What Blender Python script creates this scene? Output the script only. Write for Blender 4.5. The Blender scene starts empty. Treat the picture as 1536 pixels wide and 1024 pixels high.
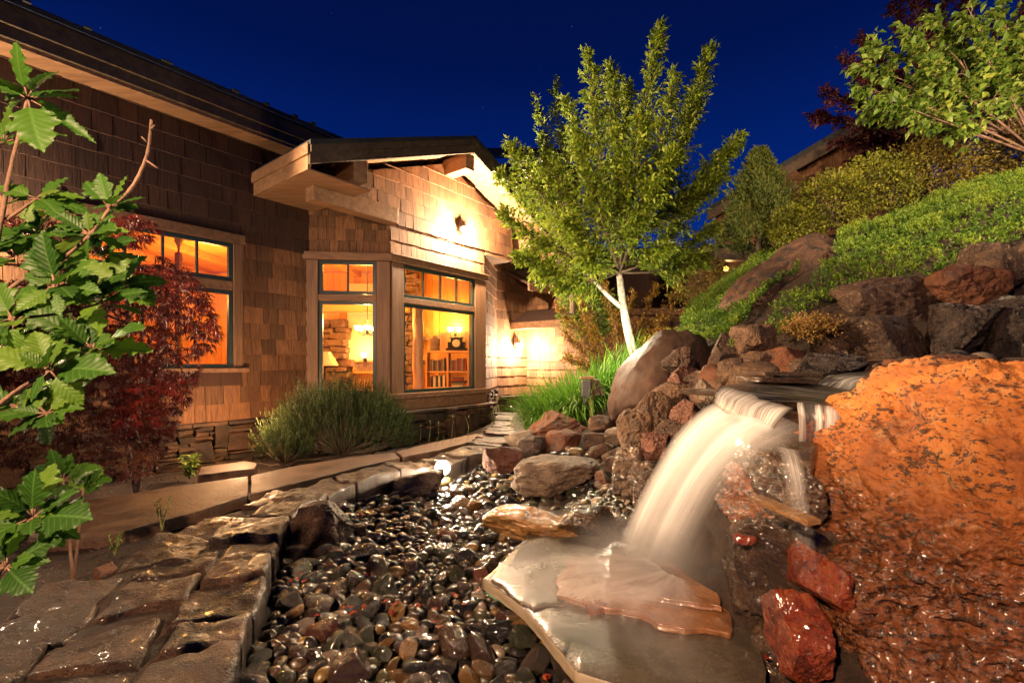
import bpy, math, random
import numpy as np
from mathutils import Vector, Matrix
from mathutils.bvhtree import BVHTree
R = math.radians
sc = bpy.context.scene
COL = sc.collection

# ------------------------------------------------------------------ camera
F = 700.0; HZ = 545.0
cam = bpy.data.objects.new('camera', bpy.data.cameras.new('camera')); COL.objects.link(cam)
cam.location = (0, 0, 0); cam.rotation_euler = (R(90), 0, 0)
cam.data.sensor_width = 36; cam.data.lens = F/1536*36
cam.data.shift_y = (HZ-512)/1536
cam.data.clip_start = .05; cam.data.clip_end = 600
sc.camera = cam
def P(px, py, Y): return Vector(((px-768)/F*Y, Y, (HZ-py)/F*Y))
def PZ(px, py, z):
    Y = -z*F/(py-HZ); return ((px-768)/F*Y, Y)

sc.view_settings.view_transform = 'Standard'; sc.view_settings.look = 'None'
sc.view_settings.gamma = 1; sc.view_settings.exposure = 0
sc.cycles.use_denoising = True
sc.cycles.max_bounces = 6; sc.cycles.diffuse_bounces = 3; sc.cycles.glossy_bounces = 3
sc.cycles.transparent_max_bounces = 24; sc.cycles.transmission_bounces = 4
sc.cycles.caustics_reflective = False; sc.cycles.caustics_refractive = False
sc.cycles.sample_clamp_indirect = 4

# ------------------------------------------------------------------ world: deep blue dusk sky with faint stars
W = bpy.data.worlds.new("World"); sc.world = W; W.use_nodes = True
nt = W.node_tree; nt.nodes.clear()
def N(nt, t, **k):
    n = nt.nodes.new(t)
    for a, b in k.items(): setattr(n, a, b)
    return n
tc = N(nt, 'ShaderNodeTexCoord'); sep = N(nt, 'ShaderNodeSeparateXYZ'); nt.links.new(tc.outputs['Generated'], sep.inputs[0])
cr = N(nt, 'ShaderNodeValToRGB'); nt.links.new(sep.outputs['Z'], cr.inputs[0])
e = cr.color_ramp.elements
e[0].position = 0.0; e[0].color = (.0016, .048, .34, 1)
e[1].position = .75; e[1].color = (.0007, .0035, .036, 1)
for p, c in ((.18, (.0008, .031, .26, 1)), (.36, (.0006, .015, .15, 1)), (.52, (.0006, .007, .075, 1))):
    x = e.new(p); x.color = c
vo = N(nt, 'ShaderNodeTexVoronoi'); vo.inputs['Scale'].default_value = 38
nt.links.new(tc.outputs['Generated'], vo.inputs['Vector'])
lt = N(nt, 'ShaderNodeMath', operation='LESS_THAN'); lt.inputs[1].default_value = .028
nt.links.new(vo.outputs['Distance'], lt.inputs[0])
sw = N(nt, 'ShaderNodeSeparateColor'); nt.links.new(vo.outputs['Color'], sw.inputs[0])
pw = N(nt, 'ShaderNodeMath', operation='POWER'); pw.inputs[1].default_value = 6; nt.links.new(sw.outputs[0], pw.inputs[0])
mu = N(nt, 'ShaderNodeMath', operation='MULTIPLY'); nt.links.new(lt.outputs[0], mu.inputs[0]); nt.links.new(pw.outputs[0], mu.inputs[1])
mx = N(nt, 'ShaderNodeMix', data_type='RGBA', blend_type='ADD'); mx.inputs[0].default_value = 1
st = N(nt, 'ShaderNodeMix', data_type='RGBA'); st.inputs['A'].default_value = (0, 0, 0, 1); st.inputs['B'].default_value = (.10, .14, .25, 1)
nt.links.new(mu.outputs[0], st.inputs[0])
nt.links.new(cr.outputs[0], mx.inputs['A']); nt.links.new(st.outputs['Result'], mx.inputs['B'])
bg = N(nt, 'ShaderNodeBackground'); bg.inputs[1].default_value = 1.0; nt.links.new(mx.outputs['Result'], bg.inputs[0])
ow = N(nt, 'ShaderNodeOutputWorld'); nt.links.new(bg.outputs[0], ow.inputs[0])

# ------------------------------------------------------------------ object helpers
def link(name, data, parent=None):
    o = bpy.data.objects.new(name, data); COL.objects.link(o)
    if parent: o.parent = parent
    return o
def tag(o, label=None, cat=None, group=None, kind=None):
    if label: o['label'] = label
    if cat: o['category'] = cat
    if group: o['group'] = group
    if kind: o['kind'] = kind
    return o
ORG = {}
def thing(name, label, cat, loc=(0, 0, 0), group=None):
    o = link(name, None); o.location = loc; o.empty_display_size = .1
    ORG[o.name] = Vector(loc); return tag(o, label, cat, group)
def org(o):
    while o is not None:
        if o.name in ORG: return ORG[o.name]
        o = o.parent
    return Vector((0, 0, 0))
def mk(name, V, Fc, mat, parent=None, smooth=False, tint=None, uv=None, loc=None, bevel=0, smooth_angle=None):
    """V world coords. loc = origin for a top-level mesh; parented meshes use their thing's origin."""
    V = np.asarray(V, dtype=np.float64).reshape(-1, 3)
    o0 = org(parent) if parent else Vector(loc) if loc is not None else Vector((0, 0, 0))
    V = V - np.array(o0)
    me = bpy.data.meshes.new(name)
    if isinstance(Fc, np.ndarray):
        nf, k = Fc.shape
        me.vertices.add(len(V)); me.vertices.foreach_set('co', V.ravel())
        me.loops.add(nf*k); me.loops.foreach_set('vertex_index', Fc.ravel().astype(np.int32))
        me.polygons.add(nf); me.polygons.foreach_set('loop_start', np.arange(0, nf*k, k, dtype=np.int32))
        me.polygons.foreach_set('loop_total', np.full(nf, k, dtype=np.int32))
        me.update(calc_edges=True)
    else:
        me.from_pydata([tuple(v) for v in V], [], [tuple(f) for f in Fc])
        me.update()
    if smooth: me.polygons.foreach_set('use_smooth', np.ones(len(me.polygons), dtype=bool))
    if tint is not None:
        a = me.attributes.new('tint', 'FLOAT', 'POINT'); a.data.foreach_set('value', np.asarray(tint, dtype=np.float32))
    if uv is not None:
        u = me.uv_layers.new(name='UVMap'); li = np.empty(len(me.loops), dtype=np.int32)
        me.loops.foreach_get('vertex_index', li); u.data.foreach_set('uv', np.asarray(uv, dtype=np.float32)[li].ravel())
    ms = mat if isinstance(mat, (list, tuple)) else [mat]
    for m in ms: me.materials.append(m)
    o = link(name, me, parent)
    if not parent and loc is not None: o.location = loc
    if not parent: ORG[o.name] = o0
    if bevel:
        b = o.modifiers.new('bevel', 'BEVEL'); b.width = bevel; b.segments = 2; b.limit_method = 'ANGLE'
    return o

class MB:
    def __init__(s): s.V = []; s.F = []; s.T = []; s.t = .5
    def add(s, vs, fs, tint=None):
        n = len(s.V); s.V += [tuple(v) for v in vs]; s.F += [tuple(i+n for i in f) for f in fs]
        s.T += [s.t if tint is None else tint]*len(vs)
    def hexa(s, c, tint=None):
        s.add(c, [(0,3,2,1),(4,5,6,7),(0,1,5,4),(1,2,6,5),(2,3,7,6),(3,0,4,7)], tint)
    def box(s, fr, t0, t1, w0, w1, z0, z1, tint=None):
        s.hexa([fr(t0,w0,z0),fr(t1,w0,z0),fr(t1,w1,z0),fr(t0,w1,z0),fr(t0,w0,z1),fr(t1,w0,z1),fr(t1,w1,z1),fr(t0,w1,z1)], tint)
    def tube(s, pts, rad, n=8, tint=None, cap=True):
        pts = [Vector(p) for p in pts]
        if not isinstance(rad, (list, tuple)): rad = [rad]*len(pts)
        vs = []; fs = []; up = Vector((0, 0, 1)); side = None
        for i, p in enumerate(pts):
            d = (pts[min(i+1, len(pts)-1)]-pts[max(i-1, 0)])
            if d.length < 1e-9: d = Vector((0,0,1))
            d.normalize()
            if side is None: side = d.cross(up) if abs(d.z) < .95 else d.cross(Vector((1, 0, 0)))
            side = (side - d*side.dot(d)).normalized(); b = d.cross(side)
            for k in range(n):
                a = 2*math.pi*k/n; vs.append(p + (side*math.cos(a)+b*math.sin(a))*rad[i])
        for i in range(len(pts)-1):
            for k in range(n):
                k2 = (k+1) % n; fs.append((i*n+k, i*n+k2, (i+1)*n+k2, (i+1)*n+k))
        if cap: fs.append(tuple(range(n-1, -1, -1))); fs.append(tuple((len(pts)-1)*n+k for k in range(n)))
        s.add(vs, fs, tint)
    def lathe(s, c, prof, n=16, tint=None, axis=None):
        c = Vector(c); vs = []; fs = []
        for r, z in prof:
            for k in range(n):
                a = 2*math.pi*k/n; v = Vector((r*math.cos(a), r*math.sin(a), z))
                if axis is not None: v = axis @ v
                vs.append(c+v)
        for i in range(len(prof)-1):
            for k in range(n):
                k2 = (k+1) % n; fs.append((i*n+k, i*n+k2, (i+1)*n+k2, (i+1)*n+k))
        s.add(vs, fs, tint)
    def build(s, name, mat, parent=None, **k):
        return mk(name, s.V, s.F, mat, parent, tint=s.T, **k)
    def each(s, name, mat, parent=None, n=8, **k):            # every box a part of its own
        for i in range(0, len(s.V), n):
            j = i//n*6; mk(name, s.V[i:i+n], [tuple(v-i for v in f) for f in s.F[j:j+6]], mat, parent, tint=s.T[i:i+n], **k)

def frame(O, d, n):
    O = Vector(O); d = Vector(d); n = Vector(n)
    return lambda t, w, z: (O.x+t*d.x+w*n.x, O.y+t*d.y+w*n.y, z)
XY = lambda t, w, z: (t, w, z)

# numpy value noise --------------------------------------------------
def _h(ix, iy, iz, seed):
    h = (ix*374761393 + iy*668265263 + iz*2147483647 + seed*1274126177) & 0xFFFFFFFF
    h = ((h ^ (h >> 13))*1274126177) & 0xFFFFFFFF
    h = ((h ^ (h >> 16))*2246822519) & 0xFFFFFFFF
    return ((h ^ (h >> 15)) & 0xFFFFFF)/float(0xFFFFFF)
def vnoise(p, seed=0):
    p = np.asarray(p, dtype=np.float64); i = np.floor(p).astype(np.int64); f = p-i; f = f*f*f*(f*(f*6-15)+10)
    x, y, z = i[:,0], i[:,1], i[:,2]; r = 0
    for dx in (0,1):
        for dy in (0,1):
            for dz in (0,1):
                w = (f[:,0] if dx else 1-f[:,0])*(f[:,1] if dy else 1-f[:,1])*(f[:,2] if dz else 1-f[:,2])
                r = r + w*_h(x+dx, y+dy, z+dz, seed)
    return r*2-1
def fbm(p, oct=4, seed=0, lac=2.05, gain=.5):
    p = np.asarray(p, dtype=np.float64); a = 1; r = 0; m = 0
    rot = np.array([[.8,.6,0],[-.6,.8,0],[0,0,1]]) @ np.array([[1,0,0],[0,.8,.6],[0,-.6,.8]])
    for k in range(oct):
        r = r + a*vnoise(p, seed+k*17); m += a; a *= gain; p = (p*lac) @ rot
    return r/m
_ico = {}
def ico(sub):
    if sub not in _ico:
        import bmesh
        bm = bmesh.new(); bmesh.ops.create_icosphere(bm, subdivisions=sub, radius=1)
        V = np.array([v.co[:] for v in bm.verts]); Fc = np.array([[v.index for v in f.verts] for f in bm.faces]); bm.free()
        V /= np.linalg.norm(V, axis=1)[:, None]; _ico[sub] = (V, Fc)
    return _ico[sub]

# ------------------------------------------------------------------ materials
def newmat(name):
    m = bpy.data.materials.new(name); m.use_nodes = True; t = m.node_tree; t.nodes.clear()
    o = N(t, 'ShaderNodeOutputMaterial'); b = N(t, 'ShaderNodeBsdfPrincipled'); t.links.new(b.outputs[0], o.inputs[0])
    return m, t, b, o
def coords(t, kind='Object', scale=(1,1,1), rnd=True):
    c = N(t, 'ShaderNodeTexCoord'); mp = N(t, 'ShaderNodeMapping'); mp.inputs['Scale'].default_value = scale
    t.links.new(c.outputs[kind], mp.inputs[0])
    if rnd:
        oi = N(t, 'ShaderNodeObjectInfo'); m = N(t, 'ShaderNodeMath', operation='MULTIPLY'); m.inputs[1].default_value = 57.0
        t.links.new(oi.outputs['Random'], m.inputs[0]); t.links.new(m.outputs[0], mp.inputs['Location'])
    return mp.outputs[0]
def noise(t, vec, scale, detail=5, rough=.6, dist=0):
    n = N(t, 'ShaderNodeTexNoise'); n.inputs['Scale'].default_value = scale; n.inputs['Detail'].default_value = detail
    n.inputs['Roughness'].default_value = rough; n.inputs['Distortion'].default_value = dist
    t.links.new(vec, n.inputs['Vector']); return n.outputs['Fac']
def ramp(t, fac, stops, interp='LINEAR'):
    r = N(t, 'ShaderNodeValToRGB'); r.color_ramp.interpolation = interp; el = r.color_ramp.elements
    def c4(c): return (c, c, c, 1) if isinstance(c, (int, float)) else tuple(c)+(1,)
    el[0].position = stops[0][0]; el[0].color = c4(stops[0][1]); el[1].position = stops[-1][0]; el[1].color = c4(stops[-1][1])
    for p, c in stops[1:-1]: x = el.new(p); x.color = c4(c)
    t.links.new(fac, r.inputs[0]); return r.outputs[0]
def mixc(t, f, a, b, mode='MIX'):
    m = N(t, 'ShaderNodeMix', data_type='RGBA', blend_type=mode)
    for k, v in ((0, f), ('A', a), ('B', b)):
        if hasattr(v, 'links') or hasattr(v, 'is_linked'): t.links.new(v, m.inputs[k])
        else: m.inputs[k].default_value = v if k == 0 else (tuple(v)+(1,) if not isinstance(v, (int, float)) else (v,v,v,1))
    return m.outputs['Result']
def math_(t, op, a, b):
    m = N(t, 'ShaderNodeMath', operation=op)
    for i, v in enumerate((a, b)):
        if hasattr(v, 'is_linked'): t.links.new(v, m.inputs[i])
        else: m.inputs[i].default_value = v
    return m.outputs[0]
def bump(t, b, h, dist=.01, strength=1.0, prev=None):
    n = N(t, 'ShaderNodeBump'); n.inputs['Distance'].default_value = dist; n.inputs['Strength'].default_value = strength
    t.links.new(h, n.inputs['Height'])
    if prev is not None: t.links.new(prev, n.inputs['Normal'])
    t.links.new(n.outputs[0], b.inputs['Normal']); return n.outputs[0]
def attr(t, name='tint'):
    a = N(t, 'ShaderNodeAttribute'); a.attribute_name = name; return a.outputs['Fac']

def wood(name, dark, light, axis=2, scale=1., rough=.75, tinted=.5, bumpd=.004, grain=26):
    m, t, b, o = newmat(name)
    s = [grain*scale]*3; s[axis] = 1.6*scale
    v = coords(t, 'Object', s, rnd=False)
    n1 = noise(t, v, 1, 6, .65, .6)
    v2 = coords(t, 'Object', (1,1,1), rnd=False); n2 = noise(t, v2, 2.3, 4, .6)
    c = ramp(t, n1, [(.28, dark), (.72, light)])
    c = mixc(t, math_(t, 'MULTIPLY', n2, .45), c, [x*.45 for x in dark])
    tt = ramp(t, attr(t), [(0, 1-tinted), (1, 1+tinted)])
    tn = N(t, 'ShaderNodeMapRange'); tn.inputs['To Min'].default_value = 1-tinted; tn.inputs['To Max'].default_value = 1+tinted*.8
    t.links.new(attr(t), tn.inputs[0])
    vm = N(t, 'ShaderNodeVectorMath', operation='SCALE'); t.links.new(c, vm.inputs[0]); t.links.new(tn.outputs[0], vm.inputs['Scale'])
    t.links.new(vm.outputs[0], b.inputs['Base Color'])
    b.inputs['Roughness'].default_value = rough
    bump(t, b, n1, bumpd)
    return m
def rockmat(name, cols, scale=6, rough=(.45,.8), pits=0, pitscale=45, bumpd=.02, fine=60, spots=None, streak=None, coat=0, tinted=0):
    m, t, b, o = newmat(name)
    v = coords(t, 'Object', streak or (1,1,1))
    n1 = noise(t, v, scale, 6, .62, .3); n2 = noise(t, v, fine, 5, .7)
    k = len(cols)-1
    c = ramp(t, n1, [(.30+.42*i/k, cols[i]) for i in range(k+1)])
    c = mixc(t, ramp(t, n2, [(.35, .0), (.7, .55)]), c, [x*.35 for x in cols[0]])
    if spots:
        n3 = noise(t, v, spots[1], 4, .6); c = mixc(t, ramp(t, n3, [(spots[2], 0), (spots[2]+.06, 1)]), c, spots[0])
    if tinted == 'stone':
        c = mixc(t, 1.0, c, ramp(t, attr(t), [(0,(.35,.33,.3)),(.35,(.8,.75,.7)),(.6,(1.3,1.0,.8)),(.85,(1.1,1.1,1.0)),(1,(2.0,1.6,1.2))]), 'MULTIPLY')
    elif tinted:
        oi = N(t, 'ShaderNodeObjectInfo'); hs = N(t, 'ShaderNodeHueSaturation')
        mr = N(t, 'ShaderNodeMapRange'); mr.inputs['To Min'].default_value = 1-tinted; mr.inputs['To Max'].default_value = 1+tinted
        t.links.new(oi.outputs['Random'], mr.inputs[0]); t.links.new(mr.outputs[0], hs.inputs['Value']); t.links.new(c, hs.inputs['Color']); c = hs.outputs[0]
    t.links.new(c, b.inputs['Base Color'])
    t.links.new(ramp(t, n1, [(.3, rough[0]), (.7, rough[1])]), b.inputs['Roughness'])
    b.inputs['Coat Weight'].default_value = coat; b.inputs['Coat Roughness'].default_value = .12
    h = math_(t, 'ADD', math_(t, 'MULTIPLY', n1, .6), math_(t, 'MULTIPLY', n2, .5))
    pv = bump(t, b, h, bumpd)
    if pits:
        vo = N(t, 'ShaderNodeTexVoronoi'); vo.inputs['Scale'].default_value = pitscale
        dv = N(t, 'ShaderNodeVectorMath', operation='ADD'); nz = N(t, 'ShaderNodeTexNoise'); nz.inputs['Scale'].default_value = pitscale*.6
        t.links.new(v, nz.inputs['Vector']); sc_ = N(t, 'ShaderNodeVectorMath', operation='SCALE'); sc_.inputs['Scale'].default_value = 1.2/pitscale
        t.links.new(nz.outputs['Color'], sc_.inputs[0]); t.links.new(v, dv.inputs[0]); t.links.new(sc_.outputs[0], dv.inputs[1]); t.links.new(dv.outputs[0], vo.inputs['Vector'])
        hh = ramp(t, vo.outputs['Distance'], [(.12, 0), (.42, 1)])
        bump(t, b, hh, pits, 1, pv)
    return m
def leafmat(name, c1, c2, trans=.35, rough=.45, c3=None, veins=False, spec=.4):
    m, t, b, o = newmat(name)
    c = ramp(t, attr(t), [(0, c1), (.6, c2), (1, c3 or c2)])
    if veins:
        u = N(t, 'ShaderNodeUVMap'); sx = N(t, 'ShaderNodeSeparateXYZ'); t.links.new(u.outputs[0], sx.inputs[0])
        av = math_(t, 'ABSOLUTE', sx.outputs['Y'], 0)
        w = math_(t, 'SUBTRACT', sx.outputs['X'], math_(t, 'MULTIPLY', av, .85))
        w = math_(t, 'MULTIPLY', w, 8.0); fr = math_(t, 'PINGPONG', w, .5)
        side = ramp(t, fr, [(0, 1), (.11, 0)])
        mid = ramp(t, av, [(.012, 1), (.03, 0)])
        vn = math_(t, 'MAXIMUM', side, mid)
        g = coords(t, 'Object', (1,1,1), rnd=False); n1 = noise(t, g, 90, 4, .6)
        c = mixc(t, math_(t, 'MULTIPLY', vn, .35), c, [min(1, x*1.9+.03) for x in c2])
        c = mixc(t, math_(t, 'MULTIPLY', n1, .3), c, [x*.5 for x in c1])
        bump(t, b, math_(t, 'SUBTRACT', math_(t, 'MULTIPLY', n1, .4), math_(t, 'MULTIPLY', math_(t, 'SUBTRACT', 1.0, fr), .8)), .0022)
    t.links.new(c, b.inputs['Base Color']); b.inputs['Roughness'].default_value = rough; b.inputs['Specular IOR Level'].default_value = spec
    tr = N(t, 'ShaderNodeBsdfTranslucent'); t.links.new(c, tr.inputs[0])
    ms = N(t, 'ShaderNodeMixShader'); ms.inputs[0].default_value = trans
    t.links.new(b.outputs[0], ms.inputs[1]); t.links.new(tr.outputs[0], ms.inputs[2]); t.links.new(ms.outputs[0], o.inputs[0])
    return m
def plain(name, col, rough=.5, metal=0, nz=.25, ns=20, bumpd=0, emit=None, es=0):
    m, t, b, o = newmat(name)
    v = coords(t, 'Object', (1,1,1), rnd=False); n1 = noise(t, v, ns, 5, .6)
    c = ramp(t, n1, [(.3, [x*(1-nz) for x in col]), (.7, [min(1, x*(1+nz)) for x in col])])
    t.links.new(c, b.inputs['Base Color']); b.inputs['Roughness'].default_value = rough; b.inputs['Metallic'].default_value = metal
    if bumpd: bump(t, b, n1, bumpd)
    if emit: b.inputs['Emission Color'].default_value = tuple(emit)+(1,); b.inputs['Emission Strength'].default_value = es
    return m

M = {}
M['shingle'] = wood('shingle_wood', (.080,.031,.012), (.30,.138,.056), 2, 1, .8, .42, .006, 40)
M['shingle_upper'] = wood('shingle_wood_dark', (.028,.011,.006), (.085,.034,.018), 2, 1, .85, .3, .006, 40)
M['trim_v'] = wood('cedar_trim_upright', (.10,.045,.022), (.28,.145,.07), 2, 1, .65, .2, .003, 30)
M['trim_h'] = wood('cedar_trim_level', (.10,.045,.022), (.29,.15,.072), 0, .9, .65, .2, .003, 16)
M['fascia'] = wood('weathered_fascia', (.035,.023,.014), (.15,.095,.05), 0, .8, .7, .2, .004, 16)
M['beam'] = wood('cedar_beam', (.16,.075,.035), (.40,.22,.11), 0, .9, .6, .2, .003, 14)
M['pine'] = wood('pine_panelling', (.62,.26,.05), (.85,.42,.10), 2, .6, .45, .25, .001, 16)
M['pine_h'] = wood('pine_boards', (.62,.26,.05), (.85,.45,.12), 0, .6, .45, .25, .001, 16)
M['roof'] = plain('dark_roofing', (.022,.024,.022), .6, 0, .4, 30, .01)
M['green_frame'] = plain('dark_green_window_paint', (.014,.030,.026), .35, 0, .3, 30)
M['bronze'] = plain('dark_bronze', (.03,.022,.016), .45, .6, .3, 40)
M['bronze_lit'] = plain('lightened_bronze', (.34,.22,.13), .6, 0, .3, 40)  # lantern bronze coloured lighter, as if washed out by the lamp's glow
M['drystone'] = rockmat('stacked_wall_stone', [(.020,.012,.007),(.070,.040,.022),(.14,.085,.05)], 5, (.5,.85), 0, 40, .03, 40, tinted='stone')
M['soil'] = rockmat('bark_mulch_soil', [(.010,.006,.003),(.038,.018,.009),(.075,.036,.018)], 9, (.6,.9), 0, 40, .05, 70)

def glassmat():
    m, t, b, o = newmat('window_glass'); t.nodes.remove(b)
    tr = N(t, 'ShaderNodeBsdfTransparent'); tr.inputs[0].default_value = (.97,.97,.95,1)
    gl = N(t, 'ShaderNodeBsdfGlossy'); gl.inputs['Roughness'].default_value = .02
    fr = N(t, 'ShaderNodeLayerWeight'); fr.inputs['Blend'].default_value = .5
    f5 = math_(t, 'ADD', math_(t, 'MULTIPLY', math_(t, 'POWER', fr.outputs['Facing'], 4.0), .55), .035)
    ms = N(t, 'ShaderNodeMixShader'); t.links.new(f5, ms.inputs[0]); t.links.new(tr.outputs[0], ms.inputs[1]); t.links.new(gl.outputs[0], ms.inputs[2])
    t.links.new(ms.outputs[0], o.inputs[0]); return m
M['glass'] = glassmat()
def emat(name, c, s):
    m, t, b, o = newmat(name); b.inputs['Base Color'].default_value = tuple(c)+(1,)
    b.inputs['Emission Color'].default_value = tuple(c)+(1,); b.inputs['Emission Strength'].default_value = s; return m

WARM = (1.0, .60, .30); WARM2 = (1.0, .72, .45)
def lamp(name, loc, watts, col=WARM, r=.03, parent=None, spot=None, aim=None, blend=.5):
    L = bpy.data.lights.new(name, 'SPOT' if spot else 'POINT'); L.energy = watts; L.color = col; L.shadow_soft_size = r
    if spot: L.spot_size = R(spot); L.spot_blend = blend
    o = bpy.data.objects.new(name, L); COL.objects.link(o); o.location = loc
    if aim is not None: o.rotation_euler = (Vector(aim)-Vector(loc)).to_track_quat('-Z', 'Y').to_euler()
    if parent: o.parent = parent; o.location = Vector(loc)-org(parent)
    return o
# lights standing outside the picture: garden lamps for the rocks and planting, plus two added fill spots
lamp('garden_floodlight', (-1.3, -1.1, 1.5), 1600, (1.0,.62,.36), .07, spot=110, aim=(.9, 3.0, -.6), blend=.6)
lamp('slope_fill_spot', (-7.5, 2.2, 2.9), 20000, (1.0,.68,.38), .08, spot=50, aim=(5.2, 6.3, 1.3), blend=.45)  # unseen spot, no real fixture, added to brighten slope and tree from the left
lamp('slope_lamp', tuple(P(1575,160,6.0)), 130, (1.0,.66,.42), .05)
lamp('hedge_fill_spot', (3.4, 1.2, 3.2), 3600, (1.0,.72,.42), .08, spot=62, aim=(6.6, 7.6, 2.7), blend=.6)  # unseen spot added to light up the hedge and plum tree
lamp('maple_lamp', tuple(P(985,528,7.9)), 170, (1.0,.70,.35), .05)
lamp('wall_uplight', (-3.45, 5.95, -.70), 100, (1.0,.55,.26), .06)
# ------------------------------------------------------------------ terrain
ctrl = [  # x, y, z
 (-6,3,-1.3),(-5,6,-1.4),(-4,5.2,-1.42),(-3,7,-1.42),(-1.8,7.6,-1.4),(-.5,8.6,-1.3),(-.4,10,-1.25),(.3,11.5,-1.2),(-3,3.4,-1.26),(-2.6,2,-1.2),(-2.2,1,-1.2),(-3,0,-1.2),
 (-1.25,1.6,-1.3),(-1.6,2.8,-1.33),(-1.8,3.8,-1.33),(-1.5,5.0,-1.36),(-.7,6.4,-1.3),
 (-.8,1.5,-1.40),(0,2,-1.40),(.2,3.5,-1.40),(-.8,4.5,-1.40),(-.2,5.2,-1.38),(.6,4.6,-1.38),(.7,3,-1.40),(.9,2,-1.40),(.9,1.3,-1.40),(0,.5,-1.38),
 (.3,6.3,-1.1),(.75,6.0,-.98),(1.0,6.6,-.85),(.6,8,-.85),(1.4,7.4,-.55),(1.97,7.2,-.08),(1.2,9.5,-.6),(1.2,5.2,-1.0),(1.45,4.3,-.62),(1.2,3.6,-.95),
 (1.4,2.7,-.62),(1.35,2.1,-.85),(1.3,1.6,-1.2),(1.9,2.6,-.42),(2.4,3,-.38),(1.75,3.4,-.2),(1.7,4.0,-.16),(2.6,3.7,-.1),(3.3,3.2,-.12),(2.8,1.8,-.5),(2,0,-1.1),(4,0,-.5),
 (2.9,4.15,-.12),(3.6,4.05,-.12),(4.4,4.15,-.08),(3.2,4.5,.08),(3.8,4.5,.14),(4.6,4.5,.30),(3.4,5.0,.60),(4.3,5.1,.92),(5.3,5.2,1.3),(2.7,4.8,.18),(4.5,6,1.45),(3.8,6.2,1.13),(7.2,7.5,2.7),(5.4,7.5,2.0),(4.6,8,1.8),(3.3,7.5,.95),(2.65,7,.45),(4.7,10,2.0),(3,10,.3),
 (8,5,2.4),(9,9,3.0),(8,12,2.6),(12,10,3.2),(5,15,1.6),(2,14,-.8),(12,3,2.6),(7,2,1.2),(16,16,3),
 (-80,-80,-1.3),(0,-80,-1.3),(80,-80,-.5),(-80,0,-1.4),(80,0,3),(-80,90,-1.4),(0,90,-1),(80,90,2)]
ctrl = np.array(ctrl, dtype=float)
D = np.linalg.norm(ctrl[:,None,:2]-ctrl[None,:,:2], axis=2); A = np.zeros((len(ctrl)+3,)*2); n_ = len(ctrl)
A[:n_,:n_] = D - np.eye(n_)*.04; A[:n_,n_] = 1; A[:n_,n_+1:] = ctrl[:,:2]; A[n_:,:n_] = A[:n_,n_:].T
wts = np.linalg.solve(A, np.concatenate([ctrl[:,2], np.zeros(3)]))
def gz(x, y):
    x = np.atleast_1d(np.asarray(x, float)); y = np.atleast_1d(np.asarray(y, float))
    d = np.sqrt((x[:,None]-ctrl[None,:,0])**2+(y[:,None]-ctrl[None,:,1])**2)
    return d@wts[:n_] + wts[n_] + wts[n_+1]*x + wts[n_+2]*y
def g1(x, y): return float(gz(x, y)[0])
xs = np.concatenate([[-160,-100,-60,-35,-20,-12], np.arange(-8, 12.01, .11), [14,17,22,30,45,70,110,160]])
ys = np.concatenate([[-100,-50,-20,-8], np.arange(-3, 16.01, .11), [18,22,28,40,60,100,160]])
X, Y_ = np.meshgrid(xs, ys); Xf, Yf = X.ravel(), Y_.ravel()
Z = gz(Xf, Yf) + .035*fbm(np.stack([Xf*2.2, Yf*2.2, 0*Xf], 1), 4, 3)
i = np.arange(len(ys)-1)[:,None]*len(xs)+np.arange(len(xs)-1)[None,:]; i = i.ravel()
tag(mk('ground', np.stack([Xf, Yf, Z], 1), np.stack([i, i+1, i+1+len(xs), i+len(xs)], 1), M['soil'], smooth=True), kind='structure')

# ------------------------------------------------------------------ the house
az = R(37.75); dA = Vector((math.sin(az), math.cos(az), 0)); nA = Vector((dA.y, -dA.x, 0))
P0 = Vector((-3.327,7.637,0)); P1 = Vector((-2.04,7.8,0)); P2 = Vector((-.594,9.67,0)); P3 = Vector((-.39,11.43,0)); P4 = Vector((.39,12.44,0))
FA = frame(P0, dA, nA)                     # left wall, t negative towards the camera
dL = (P1-P0).normalized(); FL = frame(P0, dL, (dL.y, -dL.x)+(0,) if False else Vector((dL.y, -dL.x, 0))); LL = (P1-P0).length
FR = frame(P1, dA, nA); LR = (P2-P1).length
d3 = (P3-P2).normalized(); F3 = frame(P2, d3, Vector((d3.y, -d3.x, 0))); L3 = (P3-P2).length
F4 = frame(P3, dA, nA); L4 = (P4-P3).dot(dA)
dW = nA.copy(); nW = Vector((-dA.x, -dA.y, 0)); F5 = frame(P4, dW, nW); L5 = 1.95
rng = random.Random(5)
house = thing('shingled_house', 'brown cedar shingled house with a gabled bay and orange lit windows', 'house', tuple(P1+Vector((0,0,-1.4))))
def panel(mb, fr, t0, t1, z0, z1, holes, th=.12):
    ts = sorted({t0, t1, *[h[0] for h in holes], *[h[1] for h in holes]}); zs = sorted({z0, z1, *[h[2] for h in holes], *[h[3] for h in holes]})
    ts = [t for t in ts if t0 <= t <= t1]; zs = [z for z in zs if z0 <= z <= z1]
    for a, b in zip(ts, ts[1:]):
        for c, d in zip(zs, zs[1:]):
            if any(h[0] <= (a+b)/2 <= h[1] and h[2] <= (c+d)/2 <= h[3] for h in holes): continue
            mb.box(fr, a, b, -th, 0, c, d)
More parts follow.
